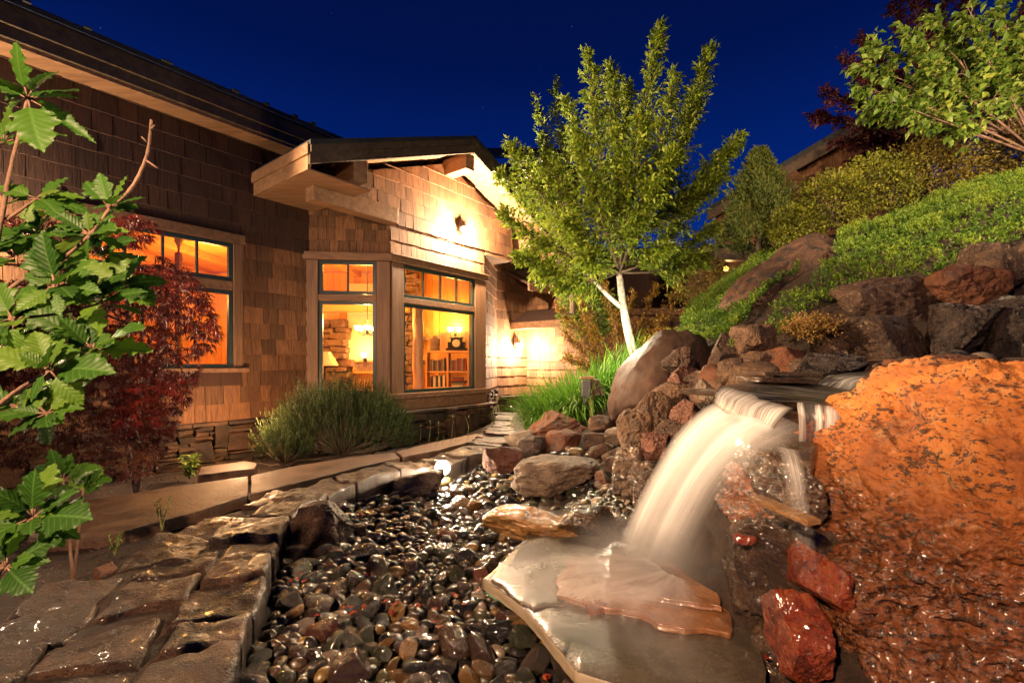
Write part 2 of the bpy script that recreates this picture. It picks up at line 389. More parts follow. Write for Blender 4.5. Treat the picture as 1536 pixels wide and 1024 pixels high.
def shingles(mb, fr, t0, t1, z0, z1, holes=(), exp=.235, top=None, wmin=.12, wmax=.30, off=0):
    z = z0; k = 0
    while z < z1-.01:
        za = min(z+exp, z1)
        t = t0 - rng.random()*.1
        while t < t1-.004:
            w = rng.uniform(wmin, wmax); a = max(t, t0); b = min(t+w, t1)
            if b < t0+.01: t += w; continue
            t += w
            if b-a < .012: continue
            segs = [(a, b)]
            for h in holes:
                if z+.02 < h[3] and za-.02 > h[2]:
                    ns = []
                    for p, q in segs:
                        if q <= h[0] or p >= h[1]: ns.append((p, q)); continue
                        if p < h[0]: ns.append((p, h[0]))
                        if q > h[1]: ns.append((h[1], q))
                    segs = ns
            for p, q in segs:
                if q-p < .015: continue
                g = .0035; zb = z - rng.uniform(0, .012)
                zt1 = za+.015; zt2 = za+.015
                for h in holes:
                    if p < h[1] and q > h[0]:
                        if h[2] <= zb < h[3]: zb = h[3]
                        if h[2] < zt1 <= h[3]+.02 and zt1 > h[2]: zt1 = zt2 = h[2]
                if top:
                    zt1 = min(zt1, top(p)); zt2 = min(zt2, top(q))
                    if zt1 < zb+.02 and zt2 < zb+.02: continue
                    zt1 = max(zt1, zb+.005); zt2 = max(zt2, zb+.005)
                if min(zt1, zt2) <= zb: continue
                wb = off+.024+rng.uniform(0, .010); wt = off+.007; wb2 = wb+rng.uniform(-.002, .003)
                mb.hexa([fr(p+g,off+.001,zb), fr(q-g,off+.001,zb), fr(q-g,wb2,zb+rng.uniform(-.004,.004)), fr(p+g,wb,zb+rng.uniform(-.004,.004)),
                         fr(p+g,off+.001,zt1), fr(q-g,off+.001,zt2), fr(q-g,wt,zt2), fr(p+g,wt,zt1)], rng.random())
        z = za; k += 1
# openings (t0,t1,z0,z1) in the cladding = outer edge of the timber surround
HA = (-2.93, -1.03, -.13, 1.86)
bk = MB(); panel(bk, FA, -11, 0, -1.45, 3.6, [(-2.84,-1.13,-.06,1.71)])
panel(bk, FL, 0, LL, -.62, 3.0, [(.16,1.08,-.5,1.68)]); panel(bk, FR, 0, LR, -.62, 2.9, [(.25,2.06,-.5,1.68)])
panel(bk, F3, 0, L3, -.62, 3.0, []); panel(bk, F4, 0, L4+.12, -1.45, 3.6, []); panel(bk, F5, 0, L5, -1.45, 2.6, [])
# gable triangle backing on the bay front
GP = 1.33; gt0, gt1 = -.62, 3.28; pitch = .40; zpk = 3.98
gtop = lambda t: zpk - .20 - pitch*abs(t-GP)
for a, b in ((gt0, GP), (GP, gt1)):
    bk.hexa([FR(a,-.10,2.3),FR(b,-.10,2.3),FR(b,.0,2.3),FR(a,.0,2.3),FR(a,-.10,gtop(a)),FR(b,-.10,gtop(b)),FR(b,.0,gtop(b)),FR(a,.0,gtop(a))])
# soffit box that closes the overhanging gable sides
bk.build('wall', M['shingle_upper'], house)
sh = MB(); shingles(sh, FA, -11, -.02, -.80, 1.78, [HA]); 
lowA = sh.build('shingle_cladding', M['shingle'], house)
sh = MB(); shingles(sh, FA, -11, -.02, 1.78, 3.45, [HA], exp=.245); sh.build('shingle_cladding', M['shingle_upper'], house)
sh = MB(); shingles(sh, FL, 0, LL, 1.83, 2.62, exp=.2, wmin=.1, wmax=.2); 
shingles(sh, FR, 0, LR, 1.83, 2.34, exp=.24)
shingles(sh, FR, gt0, gt1, 2.34, 4.2, top=gtop, exp=.235, off=.03)
shingles(sh, F3, .03, L3, -.55, 2.4); shingles(sh, F4, 0, L4, -.78, 2.6); shingles(sh, F5, 0, L5, -.78, 2.3, exp=.21)
sh.build('shingle_cladding', M['shingle'], house)
# side cheeks and soffit of the overhanging gable
ck = MB()
ck.box(FR, 2.40, gt1, -.85, .029, 2.26, 2.335); ck.box(FR, gt0, -.01, -.85, .029, 2.50, 2.56)
ck.box(FR, gt1-.04, gt1, -.85, -.105, 2.34, 3.0); ck.build('overhang_soffit', M['trim_h'], house)
# corner and window trim --------------------------------------------------
tr = MB(); th = MB()
tr.box(FL, -.03, .155, .0, .05, -.62, 1.69, .4); tr.box(FL, 1.085, LL+.006, 0, .055, -.62, 1.69, .5)
tr.box(FR, .0, .245, 0, .06, -.62, 1.69, .45); tr.box(FR, 2.065, LR+.02, 0, .055, -.62, 1.69, .6)
tr.box(FA, HA[0], HA[0]+.11, 0, .05, -.06, 1.72, .6); tr.box(FA, HA[1]-.12, HA[1], 0, .05, -.06, 1.72, .6)
tr.each('corner_post', M['trim_v'], house, bevel=.006)
th.box(FL, -.09, LL+.035, 0, .085, 1.695, 1.82, .6); th.box(FR, -.034, LR+.05, 0, .09, 1.695, 1.80, .7)
th.box(FR, -.04, LR+.08, 0, .125, 1.802, 1.825, .7)
th.box(FL, .16, 1.08, -.02, .045, 1.035, 1.135, .5); th.box(FR, .25, 2.06, -.02, .045, 1.035, 1.135, .5)
th.box(FA, HA[0]-.05, HA[1]+.03, 0, .07, 1.725, 1.86, .3); th.box(FA, HA[0]+.12, HA[1]-.13, -.02, .045, 1.045, 1.175, .6)
th.box(FA, HA[0]-.05, HA[1]+.06, 0, .11, -.125, -.065, .8)
th.box(FL, -.02, LL+.04, 0, .10, -.60, -.51, .3); th.box(FR, -.03, LR+.10, 0, .12, -.60, -.51, .2)
th.box(FL, 0, LL+.02, 0, .05, -.80, -.605, .3); th.box(FR, -.01, LR+.05, 0, .055, -.80, -.605, .3)
th.each('window_trim', M['trim_h'], house, bevel=.006)
# windows -----------------------------------------------------------------
def window(fr, t0, t1, z0, z1, panes, label=None):
    f = MB(); b = .055; w0, w1 = -.05, .022
    f.box(fr, t0, t1, w0, w1, z0, z0+b); f.box(fr, t0, t1, w0, w1, z1-b, z1)
    f.box(fr, t0, t0+b, w0, w1, z0+b+.0005, z1-b-.0005); f.box(fr, t1-b, t1, w0, w1, z0+b+.0005, z1-b-.0005)
    wn = f.build('window', M['green_frame'], house, bevel=.003)
    if label: wn['label'] = label
    m = MB()
    for k in range(1, panes):
        t = t0+b+(t1-t0-2*b)*k/panes; m.box(fr, t-.013, t+.013, -.04, .008, z0+b, z1-b)
    if panes > 1: m.each('muntin', M['green_frame'], wn)
    g = MB(); g.box(fr, t0+b-.004, t1-b+.004, -.026, -.020, z0+b-.004, z1-b+.004); g.build('pane', M['glass'], wn)
window(FA, -2.815, -1.15, 1.18, 1.72, 4); window(FA, -2.815, -1.15, -.062, 1.042, 1)
window(FL, .165, 1.075, 1.14, 1.69, 2); window(FL, .165, 1.075, -.508, 1.03, 1)
window(FR, .25, 2.06, 1.14, 1.69, 4); window(FR, .25, 2.06, -.508, 1.03, 1)
# eaves -------------------------------------------------------------------
ea = MB(); ea.box(FA, -12, 9.5, .46, .50, 3.24, 3.53, .5); ea.box(FA, -12, 9.5, .50, .54, 3.36, 3.56, .3); ea.each('eave_fascia', M['fascia'], house, bevel=.004)
ea = MB(); ea.box(FA, -12, 9.5, .0, .458, 3.25, 3.28); ea.box(FA, -12, 9.5, .42, .458, 3.20, 3.249); ea.each('soffit', M['beam'], house)
rf = MB()
for (a, b) in ((-12, 9.6),):
    rf.hexa([FA(a,.62,3.54),FA(b,.62,3.54),FA(b,-7,6.50),FA(a,-7,6.50),FA(a,.62,3.60),FA(b,.62,3.60),FA(b,-7,6.56),FA(a,-7,6.56)])
t = -11.5
while t < 1.5:                                       # lapped edge tiles and debris on the eave
    h = rng.uniform(-.01,.008); wd = rng.uniform(.03,.12); rf.box(FA, t, t+wd, .5, .66, 3.59, 3.615+h); t += wd+rng.uniform(.1,.7)
mainroof = rf.build('roof', M['roof'], house)
# gable roof over the bay -------------------------------------------------
OV = .69; e0, e1 = -1.78, 4.44                         # overhang and eave ends (t)
def rt(t, up=0): return zpk+.02 - pitch*abs(t-GP) + up
def slab(mb, a, b, w0, w1, lo, hi, tint=.5):
    mb.hexa([FR(a,w0,rt(a,lo)),FR(b,w0,rt(b,lo)),FR(b,w1,rt(b,lo)),FR(a,w1,rt(a,lo)),FR(a,w0,rt(a,hi)),FR(b,w0,rt(b,hi)),FR(b,w1,rt(b,hi)),FR(a,w1,rt(a,hi))], tint)
g = MB(); gf = MB(); gs = MB()
for a, b in ((e0, GP), (GP, e1)):
    slab(g, a-.02, b, -4.5, OV+.05, .065, .10); slab(g, a-.02, b, OV+.01, OV+.05, .04, .064)
    slab(gf, a, b, OV-.045, OV, -.20, .06); slab(gf, a, b, OV+.001, OV+.03, -.055, .06)
    slab(gs, a+.03, b, -.9, OV-.05, -.10, -.07, .8)
g.build('gable_roof', M['roof'], house); gf.build('rake_board', M['fascia'], house, bevel=.004)
gs.build('gable_soffit', M['beam'], house)
gg = MB(); gg.box(FR, e0-.005, e0+.04, -1.30, OV-.05, rt(e0,-.26), rt(e0,.05)); gg.box(FR, e0-.035, e0-.006, -1.30, OV+.0, rt(e0,-.08), rt(e0,.065))
gg.box(FR, e1-.04, e1+.005, -1.30, OV-.05, rt(e1,-.26), rt(e1,.05)); gg.box(FR, e0+.041, gt0-.2, -.95, OV-.06, rt(e0,-.26), rt(e0,-.235))
gg.each('gutter_board', M['beam'], house, bevel=.006)
bm_ = MB(); bm_.box(FR, GP-.11, GP+.11, -.02, OV-.10, zpk-.46, zpk-.17, .7); bm_.build('ridge_beam', M['beam'], house, bevel=.01)
bm_ = MB(); bm_.box(FR, -1.10, -.86, -.6, .62, 2.60, 2.92, .6); bm_.build('outrigger_beam', M['beam'], house, bevel=.01)
bm_ = MB(); bm_.box(FR, 3.60, 3.80, -.6, .45, 2.60, 2.86, .6); bm_.build('outrigger_beam', M['beam'], house, bevel=.01)
bm_ = MB(); bm_.box(FR, -1.46, .02, -.02, .20, 2.30, 2.56, .7); bm_.build('bracket_beam', M['beam'], house, bevel=.01)
# low shed roof over the recessed entry
sr = MB(); 
sr.hexa([FA(5.0,0,2.30),FA(6.6,0,2.30),FA(6.6,.9,1.82),FA(5.0,.9,1.82),FA(5.0,0,2.36),FA(6.6,0,2.36),FA(6.6,.9,1.88),FA(5.0,.9,1.88)])
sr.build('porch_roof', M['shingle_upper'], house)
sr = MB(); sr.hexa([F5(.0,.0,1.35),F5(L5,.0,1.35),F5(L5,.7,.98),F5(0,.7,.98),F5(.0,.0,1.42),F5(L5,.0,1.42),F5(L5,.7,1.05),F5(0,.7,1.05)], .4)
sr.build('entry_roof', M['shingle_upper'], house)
sr = MB(); sr.box(F5, -.02, L5, .66, .72, .86, 1.03, .6); sr.build('entry_fascia', M['beam'], house, bevel=.004)
sr = MB(); sr.box(FA, 4.9, 6.7, .88, .93, 1.72, 1.90, .2); sr.build('porch_fascia', M['beam'], house, bevel=.004)
sr = MB(); sr.box(F5, -.1, L5, -.3, .55, 2.35, 2.42, .2); sr.box(F5, -.1, L5, .50, .55, 2.2, 2.5, .3); sr.build('upper_eave', M['fascia'], house)
# stacked stone base ------------------------------------------------------
def rblock(mb, fr, t0, t1, w0, w1, z0, z1, tint, j=.012):
    c = [fr(t,w,z) for z in (z0,z1) for (t,w) in ((t0,w0),(t1,w0),(t1,w1),(t0,w1))]
    c = [Vector(v)+Vector((rng.uniform(-j,j), rng.uniform(-j,j), rng.uniform(-j,j))) for v in c]; mb.hexa(c, tint)
def drystone(mb, fr, t0, t1, z0, z1, w=.10):
    t = t0
    while t < t1:
        wd = rng.uniform(.18, .42); e_ = min(t+wd, t1); z = z0
        while z < z1-.01:
            big = rng.random() < .16
            h = rng.uniform(.16,.32) if big else rng.uniform(.028, .075); za = min(z+h, z1); a = t; 
            while a < e_-.02:
                l = (e_-a) if big else rng.uniform(.12, .34); b = min(a+l, e_)
                if e_-b < .05: b = e_
                rblock(mb, fr, a+.007, b-.007, -.05, w+rng.uniform(-.05,.035), z+.006, za-.005, rng.random(), .013 if not big else .03); a = b
            z = za
        t = e_
sb = MB(); drystone(sb, FA, -9, -.02, -1.5, -.86); drystone(sb, FL, -.05, LL, -1.5, -.86, .16); drystone(sb, FR, -.05, LR+.1, -1.5, -.86, .16)
drystone(sb, F3, .1, L3, -1.5, -.60, .08); drystone(sb, F4, 0, L4, -1.5, -.85); drystone(sb, F5, 0, L5, -1.5, -.85)
sb.build('stone_base', M['drystone'], house, bevel=.008)
cp = MB()
def coping(fr, t0, t1, w=.17, z=-.86):
    t = t0
    while t < t1:
        l = rng.uniform(.25,.6); rblock(cp, fr, t+.004, min(t+l,t1)-.004, -.02, w+rng.uniform(-.02,.02), z+.002, z+.045+rng.uniform(0,.01), rng.random(), .005); t += l
for a_ in ((FA,-9,-.02),(FL,-.1,LL+.05,.24),(FR,0,LR+.2,.24),(F4,0,L4),(F5,.1,L5)):
    cp = MB(); coping(*a_); cp.build('coping', M['drystone'], house, bevel=.008)
# interior shell ----------------------------------------------------------
yb = 11.3
def poly_prism(name, pts, z0, z1, mat):
    n = len(pts); V = [(p[0],p[1],z0) for p in pts]+[(p[0],p[1],z1) for p in pts]
    Fc = [tuple(range(n-1,-1,-1)), tuple(range(n,2*n))]+[(k,(k+1)%n,(k+1)%n+n,k+n) for k in range(n)]
    return mk(name, V, Fc, mat, house, tint=[.5]*(2*n))
ia = Vector(FA(-10.5,-.14,0)); ib = Vector(FA(-.1,-.14,0))
foot = [(ia.x,ia.y),(ib.x,ib.y),(P1.x-.02,P1.y+.16),(P2.x-.13,P2.y-.02),(P2.x-.13+.2,11.28),(-12,11.28)]
poly_prism('floor', foot, -.68, -.60, M['pine_h']); poly_prism('ceiling', foot, 2.20, 2.26, M['pine_h'])
pb = MB(); x = -12.0
while x < -.62:                                        # pine board panelling on the back wall
    pb.box(XY, x+.003, x+.157, yb, yb+.05, -.6, 2.2, rng.random()); x += .16
pb.box(XY, -12, -.55, yb+.051, yb+.1, -.6, 2.2); pb.build('panelling', M['pine'], house)
cb = MB()
for k in range(8):
    x = -9.8+k*1.2; y0 = 7.8+(max(x,-2.04)+2.04)*1.3+.5 if x > -3.2 else 7.637+(x+3.327)*1.2925+.6
    cb.box(XY, x, x+.15, y0, 11.28, 2.08, 2.195, .3)
cb.build('ceiling_beam', M['pine_h'], house)
# ------------------------------------------------------------------ lamps on the house
M['lampglass'] = emat('lit_lamp_glass', (1.0,.80,.55), 90)
M['bulb'] = emat('lit_bulb', (1.0,.75,.45), 25)
def wall_lantern(fr, t, z, label, watts, w=0.0):
    base = Vector(fr(t, w+.14, z-.2)); lt_ = thing('wall_lantern', label, 'wall lamp', tuple(base), 'lanterns on the house walls')
    m = MB(); m.box(fr, t-.05, t+.05, w+.025, w+.05, z-.06, z+.14); m.tube([fr(t,w+.04,z+.06), fr(t,w+.10,z+.13), fr(t,w+.15,z+.10)], .011, 8)
    m.build('bracket', M['bronze_lit'], lt_)
    m = MB(); c = fr(t, w+.15, z)
    m.lathe(c, [(.0,.10),(.014,.095),(.022,.07),(.034,.055),(.062,.015),(.085,-.01),(.08,-.016),(.03,.04),(0,.055)], 14); m.build('hood', M['bronze_lit'], lt_, smooth=True)
    m = MB(); m.lathe(c, [(.0,-.14),(.03,-.135),(.065,-.09),(.078,-.04),(.06,.01),(0,.02)], 14); g_ = m.build('lamp_glass', M['lampglass'], lt_, smooth=True)
    g_.visible_shadow = True
    lamp('lantern_light', fr(t, w+.29, z-.10), watts, WARM2, .045, lt_)
wall_lantern(FR, 1.62, 2.62, 'wall lantern high under the peak of the bay gable', 1250, .05)
wall_lantern(F4, .72, .52, 'wall lantern in the recess beside the right side of the bay', 650, .02)
wall_lantern(FA, -4.1, 1.55, 'wall lantern at the left edge behind the red maple', 420, .02)

# ------------------------------------------------------------------ inside the house
M['shade'] = emat('lit_lamp_shade', (1.0,.42,.10), 1.0); M['white'] = plain('cream_plaster', (.75,.62,.42), .8, 0, .05)
M['stonework'] = rockmat('chimney_stone', [(.08,.05,.03),(.24,.15,.10),(.36,.27,.19)], 5, (.6,.9), 0, 40, .02, 30)
M['iron'] = plain('black_iron', (.02,.015,.012), .5, .5)
def inlamp(name, loc, w, parent=None): lamp(name, loc, w*1.7, (1.0,.44,.09), .05, parent)
# bookcase with its books, seen through the right bay window
bc = P(672, 560, 10.6); bx0 = P(638,0,10.6).x; bx1 = P(703,0,10.6).x; zt = P(0,527,10.6).z; zb = P(0,585,10.6).z; zm = (zt+zb)/2-.02
case = thing('bookcase', 'orange pine bookcase with two columns of shelves seen through the right bay window', 'bookcase', (bc.x,10.6,-.6))
m = MB(); yb0, yb1 = 10.55, 10.95
for x in (bx0+.03, (bx0+bx1)/2+.02, bx1): m.box(XY, x-.02, x+.02, yb0, yb1, -.6, zt-.03)
m.build('side_panel', M['pine'], case)
m = MB()
for z in (zm, zb+.06): m.box(XY, bx0+.052, (bx0+bx1)/2-.002, yb0+.01, yb1, z-.015, z+.015); m.box(XY, (bx0+bx1)/2+.042, bx1-.022, yb0+.01, yb1, z-.015, z+.015)
m.build('shelf', M['pine_h'], case)
m = MB(); m.box(XY, bx0-.03, bx1+.04, yb0-.04, yb1, zt-.028, zt+.02); m.build('top', M['pine_h'], case, bevel=.005)
bcol = [plain('book_cover_%s' % n, c, .6) for n, c in (('brown',(.12,.05,.02)),('black',(.02,.015,.015)),('cream',(.6,.5,.3)),('red',(.3,.04,.02)),('grey',(.2,.17,.13)))]
def books(x0, x1, z, h, grp, mats, lab, w=(.03,.05)):
    x = x0; k = 0
    while x < x1-.04:
        wd = rng.uniform(*w); hh = h*rng.uniform(.8,1); m = MB(); a = x
        m.box(XY, a, a+wd-.004, yb0+.05, yb0+.25, z, z+hh); o = m.build('book', mats[k % len(mats)], loc=(a, yb0+.05, z), bevel=.003)
        tag(o, lab, 'book', grp); x += wd; k += 1
xm = (bx0+bx1)/2+.02
books(bx0+.10, xm-.05, zm+.016, .30, 'books on the upper left shelf', [bcol[0],bcol[4],bcol[1]], 'upright book with a dull spine on the upper left bookcase shelf')
books(xm+.05, bx1-.05, zm+.016, .30, 'books on the upper right shelf', [bcol[4],bcol[0],bcol[3]], 'upright book with a dull spine on the upper right bookcase shelf')
books(bx0+.12, xm-.08, zb+.076, .27, 'ring binders on the lower left shelf', [bcol[1],bcol[2]], 'black or cream spined binder on the lower left bookcase shelf', (.045,.06))
for k in range(5):
    m = MB(); a = xm+.06; z = zb+.076+k*.045; m.box(XY, a+rng.uniform(0,.05), a+.32+rng.uniform(-.05,.05), yb0+.05, yb0+.25, z, z+.04)
    tag(m.build('book', bcol[(k*2+2) % 5], loc=(a, yb0, z), bevel=.003), 'book lying flat in the pile on the lower right bookcase shelf', 'book', 'pile of flat books')
# mantel clock, carved box and lamp beside the bookcase
c = P(684, 527, 10.6); m = MB(); ck_ = thing('mantel_clock', 'dark mantel clock with a round pale face on top of the bookcase', 'clock', (c.x,10.7,zt+.02))
m.box(XY, c.x-.24, c.x+.24, 10.62, 10.8, zt+.021, zt+.08); m.box(XY, c.x-.13, c.x+.13, 10.63, 10.79, zt+.08, zt+.30); m.box(XY, c.x-.20, c.x-.132, 10.65, 10.77, zt+.08, zt+.22); m.box(XY, c.x+.132, c.x+.20, 10.65, 10.77, zt+.08, zt+.22)
m.box(XY, c.x-.15, c.x+.15, 10.62, 10.80, zt+.301, zt+.33); m.build('case', M['iron'], ck_, bevel=.01)
m = MB(); m.lathe((c.x,10.62,zt+.19), [(0,0),(.08,0),(.09,-.008),(0,-.012)], 20, axis=Matrix.Rotation(R(90),3,'X')); m.build('clock_face', M['white'], ck_)
c = P(652, 527, 10.6); m = MB(); m.box(XY, c.x-.11, c.x+.11, 10.64, 10.78, zt+.021, zt+.30); m.box(XY, c.x-.08, c.x+.08, 10.61, 10.638, zt+.06, zt+.27); m.lathe((c.x,10.71,zt+.301),[(.08,0),(.06,.05),(0,.08)],10)
tag(m.build('carved_box', M['stonework'], loc=(c.x,10.7,zt+.02), bevel=.01), 'square carved pale ornament left of the clock on the bookcase', 'ornament')
def sconce(px, py, Y, lab, arms=2, w=30):
    c = P(px, py, Y); s = thing('wall_sconce', lab, 'wall lamp', (c.x, Y, c.z-.2)); m = MB(); m.tube([(c.x,Y+.1,c.z-.12),(c.x,Y,c.z-.16),(c.x,Y,c.z-.10)], .01, 6)
    m.lathe((c.x,Y+.1,c.z-.12), [(0,-.05),(.04,-.03),(.04,.03),(0,.05)], 10)
    xs_ = [(-.10 if arms == 2 else 0), .10][:arms]
    for x in xs_: m.tube([(c.x,Y,c.z-.14),(c.x+x,Y-.02,c.z-.17),(c.x+x,Y-.02,c.z-.06)], .009, 6)
    m.build('arm', M['iron'], s)
    for x in xs_:
        m = MB(); m.lathe((c.x+x,Y-.02,c.z-.06), [(.02,0),(.05,.03),(.07,.09),(.075,.10)], 12); m.build('lamp_shade', M['bulb'], s, smooth=True)
    inlamp('sconce_light', (c.x, Y-.16, c.z+.14), w, s)
sconce(682, 494, 11.1, 'two-armed glowing wall sconce above the clock through the right bay window', 2, 70)
sconce(546, 532, 10.9, 'single bright wall sconce on the cream wall through the left bay window', 1, 30)
sconce(590, 558, 10.9, 'small glowing sconce by the stone chimney, low behind the bay corner post', 1, 10)
# cream wall piece, picture, stone chimney, log column
m = MB(); a = P(520,0,11.1).x; b = P(572,0,11.1).x; m.box(XY, a, b, 11.12, 11.28, -.02, 1.9); m.build('plaster_panel', M['white'], house)
c = P(545, 550, 11.0); pf = thing('picture', 'small framed picture under the sconce on the cream wall', 'picture', (c.x,11.0,c.z-.2)); m = MB(); w_, h_ = .27, .15
m.box(XY,c.x-w_,c.x+w_,11.05,11.10,c.z-h_,c.z-h_+.04); m.box(XY,c.x-w_,c.x+w_,11.05,11.10,c.z+h_-.04,c.z+h_); m.box(XY,c.x-w_,c.x-w_+.04,11.05,11.10,c.z-h_+.041,c.z+h_-.041); m.box(XY,c.x+w_-.04,c.x+w_,11.05,11.10,c.z-h_+.041,c.z+h_-.041)
m.build('frame', M['pine'], pf); m = MB(); m.box(XY,c.x-w_+.04,c.x+w_-.04,11.08,11.095,c.z-h_+.04,c.z+h_-.04); m.build('print', M['stonework'], pf)
m = MB(); z = -.6
while z < 2.1:
    h = rng.uniform(.08,.2); x = P(588,0,10.8).x
    while x < P(618,0,10.8).x: l = rng.uniform(.15,.4); rblock(m, XY, x+.005, x+l-.005, 10.85+rng.uniform(-.05,.03), 11.25, z+.004, z+h-.004, rng.random(), .02); x += l
    z += h
m.build('chimney_breast', M['stonework'], house, bevel=.02)
m = MB(); z = -.6
while z < .95:
    h = rng.uniform(.08,.2); x = P(474,0,10.8).x
    while x < P(512,0,10.8).x: l = rng.uniform(.15,.4); rblock(m, XY, x+.005, x+l-.005, 10.85+rng.uniform(-.05,.03), 11.25, z+.004, z+h-.004, rng.random(), .02); x += l
    z += h
m.build('chimney_breast', M['stonework'], house, bevel=.02)
c = P(627, 560, 9.4); m = MB(); pts = [(c.x+.01*math.sin(k), 9.4, -.6+k*.14) for k in range(15)]; m.tube(pts, [.105+.006*math.sin(k*2.1) for k in range(15)], 14)
M['log'] = wood('peeled_log', (.45,.2,.08), (.8,.5,.28), 2, .8, .5, .1, .004, 20)
m.build('log_column', M['log'], house, smooth=True)
m = MB(); m.box(XY, -4.6, -2.3, 10.3, 10.5, 1.15, 1.42); m.build('tie_beam', M['pine_h'], house)
# ceiling chandelier
c = P(551, 492, 9.3); ch = thing('chandelier', 'glowing chandelier hanging inside the left bay window', 'chandelier', (c.x,9.3,2.0)); m = MB()
m.tube([(c.x,9.3,2.07),(c.x,9.3,c.z)], .008, 6); m.lathe((c.x,9.3,c.z-.08),[(0,-.06),(.03,-.03),(.02,.05),(0,.1)],10)
for k in range(5):
    a = k*2*math.pi/5; q = (c.x+.2*math.cos(a), 9.3+.2*math.sin(a)); m.tube([(c.x,9.3,c.z-.08),((c.x+q[0])/2,(9.3+q[1])/2,c.z-.15),(q[0],q[1],c.z-.05)], .008, 6)
m.build('arm', M['iron'], ch)
for k in range(5):
    a = k*2*math.pi/5; m = MB(); m.lathe((c.x+.2*math.cos(a), 9.3+.2*math.sin(a), c.z-.05), [(.015,0),(.045,.03),(.06,.085)], 10); m.build('lamp_shade', M['bulb'], ch, smooth=True)
inlamp('chandelier_light', (c.x, 9.3, c.z+.12), 130, ch)
# table lamp with its wide orange shade, behind the left bay window
c = P(487, 545, 8.9); tl = thing('table_lamp', 'table lamp with a wide orange shade at the left of the bay window', 'table lamp', (c.x,8.9,-.6)); m = MB()
m.lathe((c.x,8.9,-.6),[(.0,0),(.12,.01),(.12,.03),(.02,.05),(.015,.5),(.03,.55),(.015,.6),(.012,.62+c.z)],12); m.build('stand', M['iron'], tl, smooth=True)
m = MB(); m.lathe((c.x-.02,8.9,c.z-.02),[(.27,-.02),(.13,.24)],24); m.build('lamp_shade', M['shade'], tl, smooth=True)
m = MB(); m.box(XY, -6.9, -6.2, 9.0, 9.6, -.6, .2); 
# things behind the left window: a tall clock shape on the sill
c = P(268, 382, 6.9); m = MB(); m.lathe((c.x,6.9,c.z),[(0,-.02),(.05,-.02),(.05,.02),(.015,.04),(.02,.12),(.05,.18),(.06,.24),(.04,.30),(0,.33)],14)
m.tube([(c.x,6.9,c.z-.02),(c.x,6.9,-.6)], .05, 8)
tag(m.build('carved_figure', M['pine'], loc=(c.x,6.9,-.6)), 'small rounded wooden figure on a post inside the upper left window', 'ornament')
inlamp('room_light', (-5.6, 8.6, 1.3), 130); inlamp('room_light', (-8.3, 8.6, 1.5), 130); inlamp('room_light', (-3.3,9.3,1.9), 60)
# ------------------------------------------------------------------ rocks
M['tan'] = rockmat('tan_pitted_lava', [(.035,.018,.010),(.12,.062,.032),(.23,.135,.075)], 7, (.55,.85), .012, 55, .025, 70, tinted=.15)
M['brown'] = rockmat('brown_rough_rock', [(.020,.011,.007),(.075,.036,.020),(.15,.085,.052)], 6, (.45,.8), .010, 60, .03, 80, ((.20,.14,.09),14,.60), tinted=.15)
M['dark'] = rockmat('dark_wet_lava', [(.008,.006,.005),(.035,.022,.016),(.085,.055,.04)], 8, (.2,.5), .012, 60, .03, 90, tinted=.1)
M['rust'] = rockmat('rust_brown_rock', [(.035,.012,.006),(.13,.042,.016),(.20,.075,.030)], 5, (.5,.8), .004, 60, .02, 90, ((.035,.02,.014),9,.60), tinted=.1)
M['mound'] = rockmat('smooth_rust_brown_rock', [(.028,.011,.006),(.058,.024,.012),(.085,.037,.020)], 2.5, (.6,.8), .003, 90, .012, 110)
M['wet'] = rockmat('wet_layered_rock', [(.012,.008,.005),(.07,.038,.02),(.17,.10,.055)], 6, (.12,.4), .004, 60, .03, 70, streak=(1,1,2.6), coat=.7, tinted=.15)
M['golden'] = rockmat('wet_golden_stone', [(.10,.045,.015),(.34,.17,.05),(.48,.30,.12)], 5, (.12,.35), 0, 60, .015, 60, streak=(1,1,4), coat=.6)
M['pink'] = rockmat('pinkish_lava', [(.05,.018,.012),(.16,.060,.038),(.25,.13,.09)], 7, (.5,.8), .01, 60, .025, 70)
M['pale'] = rockmat('pale_grey_stone', [(.08,.055,.036),(.20,.14,.095),(.32,.24,.17)], 6, (.4,.7), .006, 60, .02, 70, tinted=.1)
M['redwet'] = rockmat('wet_red_rock', [(.05,.010,.003),(.22,.030,.005),(.30,.080,.018)], 14, (.10,.35), .004, 50, .03, 60, coat=.6)
M['moss'] = rockmat('lichen_dark_rock', [(.018,.010,.007),(.085,.036,.019),(.14,.07,.042)], 3, (.6,.85), .006, 45, .04, 60, ((.02,.013,.010),5,.52), tinted=0)
def rockmesh(V, Fc, k, planes, seed, amp, freq, rot=None, fine=0, ridg=0):
    r = np.random.RandomState(seed)
    P_ = V/(np.abs(V)**k).sum(1)[:,None]**(1/k)
    for _ in range(planes):
        n = r.normal(size=3); n /= np.linalg.norm(n); c = r.uniform(.55,.82)
        d = P_@n; m = d > c; P_[m] -= ((d[m]-c)*.96)[:,None]*n
    P_ = P_ + V*(amp*fbm(P_*freq+seed*3.1, 5, seed))[:,None]
    if ridg: P_ = P_ - V*(ridg*np.maximum(0, 1-np.abs(fbm(P_*freq*1.3+seed, 3, seed+5))*7))[:,None]
    if fine: P_ = P_ + V*(fine*fbm(P_*freq*5, 3, seed+9))[:,None]
    if rot is not None: P_ = P_@np.array(rot).T
    return P_
